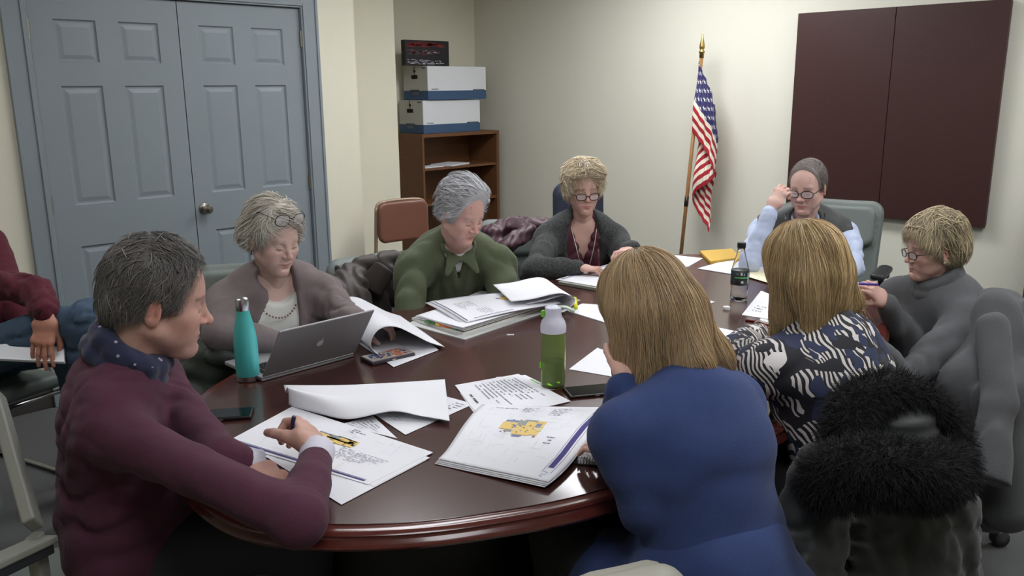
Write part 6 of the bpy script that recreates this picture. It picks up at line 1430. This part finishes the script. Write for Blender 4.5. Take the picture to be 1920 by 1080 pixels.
# ================================================================== COATS
def fur(name, S, m, parent, n, L=.030, rad=.0009, c1=(14, 14, 15), c2=(52, 52, 54), h=.008, seed=3, droop=.5, loc=None, label=None, cat=None):
    v, f = S.mesh(h); r = np.random.default_rng(seed); roots = v[r.integers(0, len(v), n)]; g = S.grad(roots, .004)
    d = g*1.0+r.normal(size=(n, 3))*.45+A(0, 0, -droop); d /= np.linalg.norm(d, axis=1)[:, None]; K = 5; out = [roots]; p = roots.copy()
    for k in range(K-1): p = p+d*(L/K)*r.uniform(.6, 1.3, n)[:, None]; d = d+A(0, 0, -.18*droop)+r.normal(size=(n, 3))*.12; d /= np.linalg.norm(d, axis=1)[:, None]; out.append(p)
    P = np.stack(out, 1); rr = np.tile(rad*np.linspace(1, .15, K), (n, 1)); t, F = tubes(P, rr); cs = np.repeat(mixcol(c1, c2, r.beta(1.2, 2.2, n)), K*3, axis=0)
    o = mk(name, np.concatenate([v, t]), np.concatenate([f, F+len(v)]), m, parent, loc, True, np.concatenate([np.tile(np.array(lin(c1)), (len(v), 1)), cs]))
    return o
def coats():
    # parka with a fur hood over the chair of the woman in the patterned top
    mp = mat('parka_shell', (36, 38, 38), .6, bump=.12, bscale=50, sheen=.15)
    c = V(1650, 900, 1.9); e = empty('fur_hood_parka', A(c[0], c[1], .25), 'black parka with a bushy fur-trimmed hood hung over a chair, lower right', 'coat')
    S = Sdf(); a = V(1665, 865, 1.86); b = V(1640, 1230, 1.82); S.econe(a, b, (.155, .09), (.23, .13), Dr, k=.04)
    S.econe(V(1545, 890, 1.80), V(1480, 1180, 1.72), (.075, .07), (.085, .08), Dr, k=.03)
    S.econe(V(1752, 900, 1.88), V(1770, 1180, 1.88), (.075, .08), (.085, .085), Dr, k=.03)
    S.noise += [wob(201, 12, .007), crease(202, 9, .010, (1, 1, .2)), crease(203, 22, .006)]
    smk('coat_body', S, .008, mp, e, sm=1)
    S = Sdf(); S.ell(V(1665, 800, 1.86), (.100, .10, .080), k=.02); S.ell(V(1655, 810, 1.68), (.065, .12, .045), k=.02, op='s'); S.noise += [lambda P: .003*np.sin(P[..., 2]*190), wob(204, 14, .003)]
    smk('hood', S, .006, mat('hood_lining', (50, 53, 53), .55), e, sm=1)
    S = Sdf(); up = [V(1585, 812, 1.74), V(1606, 765, 1.78), V(1662, 738, 1.82), V(1722, 752, 1.85), V(1766, 800, 1.87), V(1786, 860, 1.84)]
    lo = [V(1545, 905, 1.66), V(1600, 882, 1.62), V(1672, 882, 1.60), V(1735, 896, 1.64), V(1778, 880, 1.74)]
    for L_, r in ((spline(up, 4), .036), (spline(lo, 4), .046)):
        for i in range(len(L_)-1): S.cone(L_[i], L_[i+1], r, k=.02)
    S.noise.append(wob(205, 40, .006)); fur('fur_trim', S, mat('black_fur', (30, 30, 30), .75, spec=.25, attr=True), e, 16000, .036, seed=4)
    g = MB(); q = V(1451, 1003, 1.64); g.lathe([(0, -.004), (.006, -.003), (.006, .003), (0, .004)], q, 12, frame(A(0, 0, 1), -CF)); g.build('snap_button', m_steel, e, smooth=True)
    # black puffer between the chairs
    S = Sdf(); S.cone(V(1768, 712, 2.80), V(1802, 800, 2.78), .052, .058, k=.02).cone(V(1742, 730, 2.84), V(1768, 712, 2.80), .042, .052, k=.02).econe(V(1802, 800, 2.80), V(1812, 880, 2.82), (.06, .05), (.07, .05), Dr, k=.03); S.noise += [lambda P: .006*np.sin((P[..., 0]-P[..., 1])*110), wob(206, 30, .004)]
    o = smk('puffer_jacket', S, .006, mat('black_nylon', (40, 41, 44), .32), None, sm=1); tag(o, 'glossy black ribbed puffer jacket between the fur hood and the grey coat', 'jacket')
    # long grey wool coat
    m = mat('grey_wool_coat', (80, 81, 83), .95, bump=.4, bscale=300, sheen=.1, var=.05, vscale=10)
    c = V(1840, 900, 2.95); e = empty('wool_coat', A(c[0], c[1], .1), 'long dark grey wool coat draped over a chair back at the right edge', 'coat')
    S = Sdf(); S.econe(V(1852, 598, 2.88), V(1816, 725, 2.84), (.22, .078), (.25, .145), Df, k=.06).econe(V(1816, 725, 2.84), V(1846, 945, 2.80), (.25, .140), (.25, .085), Df, k=.06)
    S.cone(V(1862, 584, 2.80), V(1864, 582, 3.16), .052, .052, k=.10); S.noise += [wob(211, 9, .004), crease(212, 8, .012, (1, 1, .15))]
    smk('coat_body', S, .009, m, e, sm=1)
    S = Sdf(); S.cone(V(1860, 612, 2.66), V(1874, 760, 2.56), .050, .052, k=.02).cone(V(1874, 760, 2.56), V(1853, 905, 2.50), .052, .060, k=.02).plane(V(1853, 905, 2.50), V(1853, 905, 2.50)-V(1874, 760, 2.56)); S.noise += [wob(213, 14, .004), crease(214, 12, .007, (1, 1, .25))]
    smk('sleeve', S, .008, m, e, sm=1)
    # brown jacket over the chair of the man in green
    m = mat('brown_waxed', (58, 50, 46), .55, bump=.1, bscale=40, sheen=.1); mi = mat('brown_collar', (70, 62, 58), .7)
    c = V(670, 560, 3.35); e = empty('brown_jacket', A(c[0], c[1], .5), 'dark brown jacket draped over the chair back left of the man in green', 'jacket')
    S = Sdf(); rg = spline([V(632, 560, 3.22), V(652, 515, 3.32), V(700, 494, 3.42), V(752, 486, 3.52)], 3)
    for i in range(len(rg)-1): S.cone(rg[i], rg[i+1], .036, k=.03)
    S.cone(V(636, 555, 3.22), V(638, 625, 3.16), .052, .045, k=.05).cone(V(665, 540, 3.28), V(672, 630, 3.20), .055, .048, k=.05).econe(V(690, 505, 3.42), V(690, 640, 3.42), (.13, .03), (.13, .035), Dr, k=.02)
    S.noise += [wob(221, 14, .005), crease(222, 18, .012, (1, 1, .35))]; smk('jacket_body', S, .007, m, e, sm=1)
    S = Sdf(); f_ = V(708, 525, 3.30); S.econe(f_+Z*.045+Dr*.03, f_-Z*.030-Dr*.03, (.045, .010), (.055, .010), Dr, k=.01); smk('collar', S, .005, mi, e, sm=1)
    # maroon quilted jacket over the empty chair
    m = mat('maroon_quilt', (66, 38, 48), .5, bump=.1, bscale=40); c = V(960, 470, 4.2); e = empty('maroon_jacket', A(c[0], c[1], .5), 'maroon quilted jacket draped over the empty grey chair', 'jacket')
    S = Sdf(); rg = spline([V(918, 436, 4.18), V(945, 424, 4.22), V(990, 420, 4.28), V(1040, 424, 4.34)], 3)
    for i in range(len(rg)-1): S.cone(rg[i], rg[i+1], .040, k=.02)
    S.cone(V(922, 440, 4.15), V(930, 505, 4.08), .052, .034, k=.03).cone(V(990, 430, 4.2), V(950, 462, 4.05), .038, .04, k=.03)
    S.noise += [lambda P: .004*np.sin(P[..., 2]*110), wob(231, 20, .006), crease(232, 22, .008)]; smk('jacket_body', S, .007, m, e, sm=1)
    # dark olive quilted coat beside the woman in taupe
    S = Sdf(); S.econe(V(400, 600, 2.85), V(395, 740, 2.72), (.12, .09), (.16, .12), Dr, k=.04).cone(V(350, 690, 2.7), V(430, 660, 2.62), .07, .06, k=.04); S.noise += [lambda P: .005*np.sin(P[..., 2]*95+P[..., 0]*20), wob(241, 18, .008), crease(242, 20, .010)]
    o = smk('quilted_coat', S, .008, mat('dark_olive_nylon', (62, 68, 62), .5), None, sm=1); tag(o, 'dark olive quilted coat bunched on the chair of the woman in taupe', 'coat')
coats()
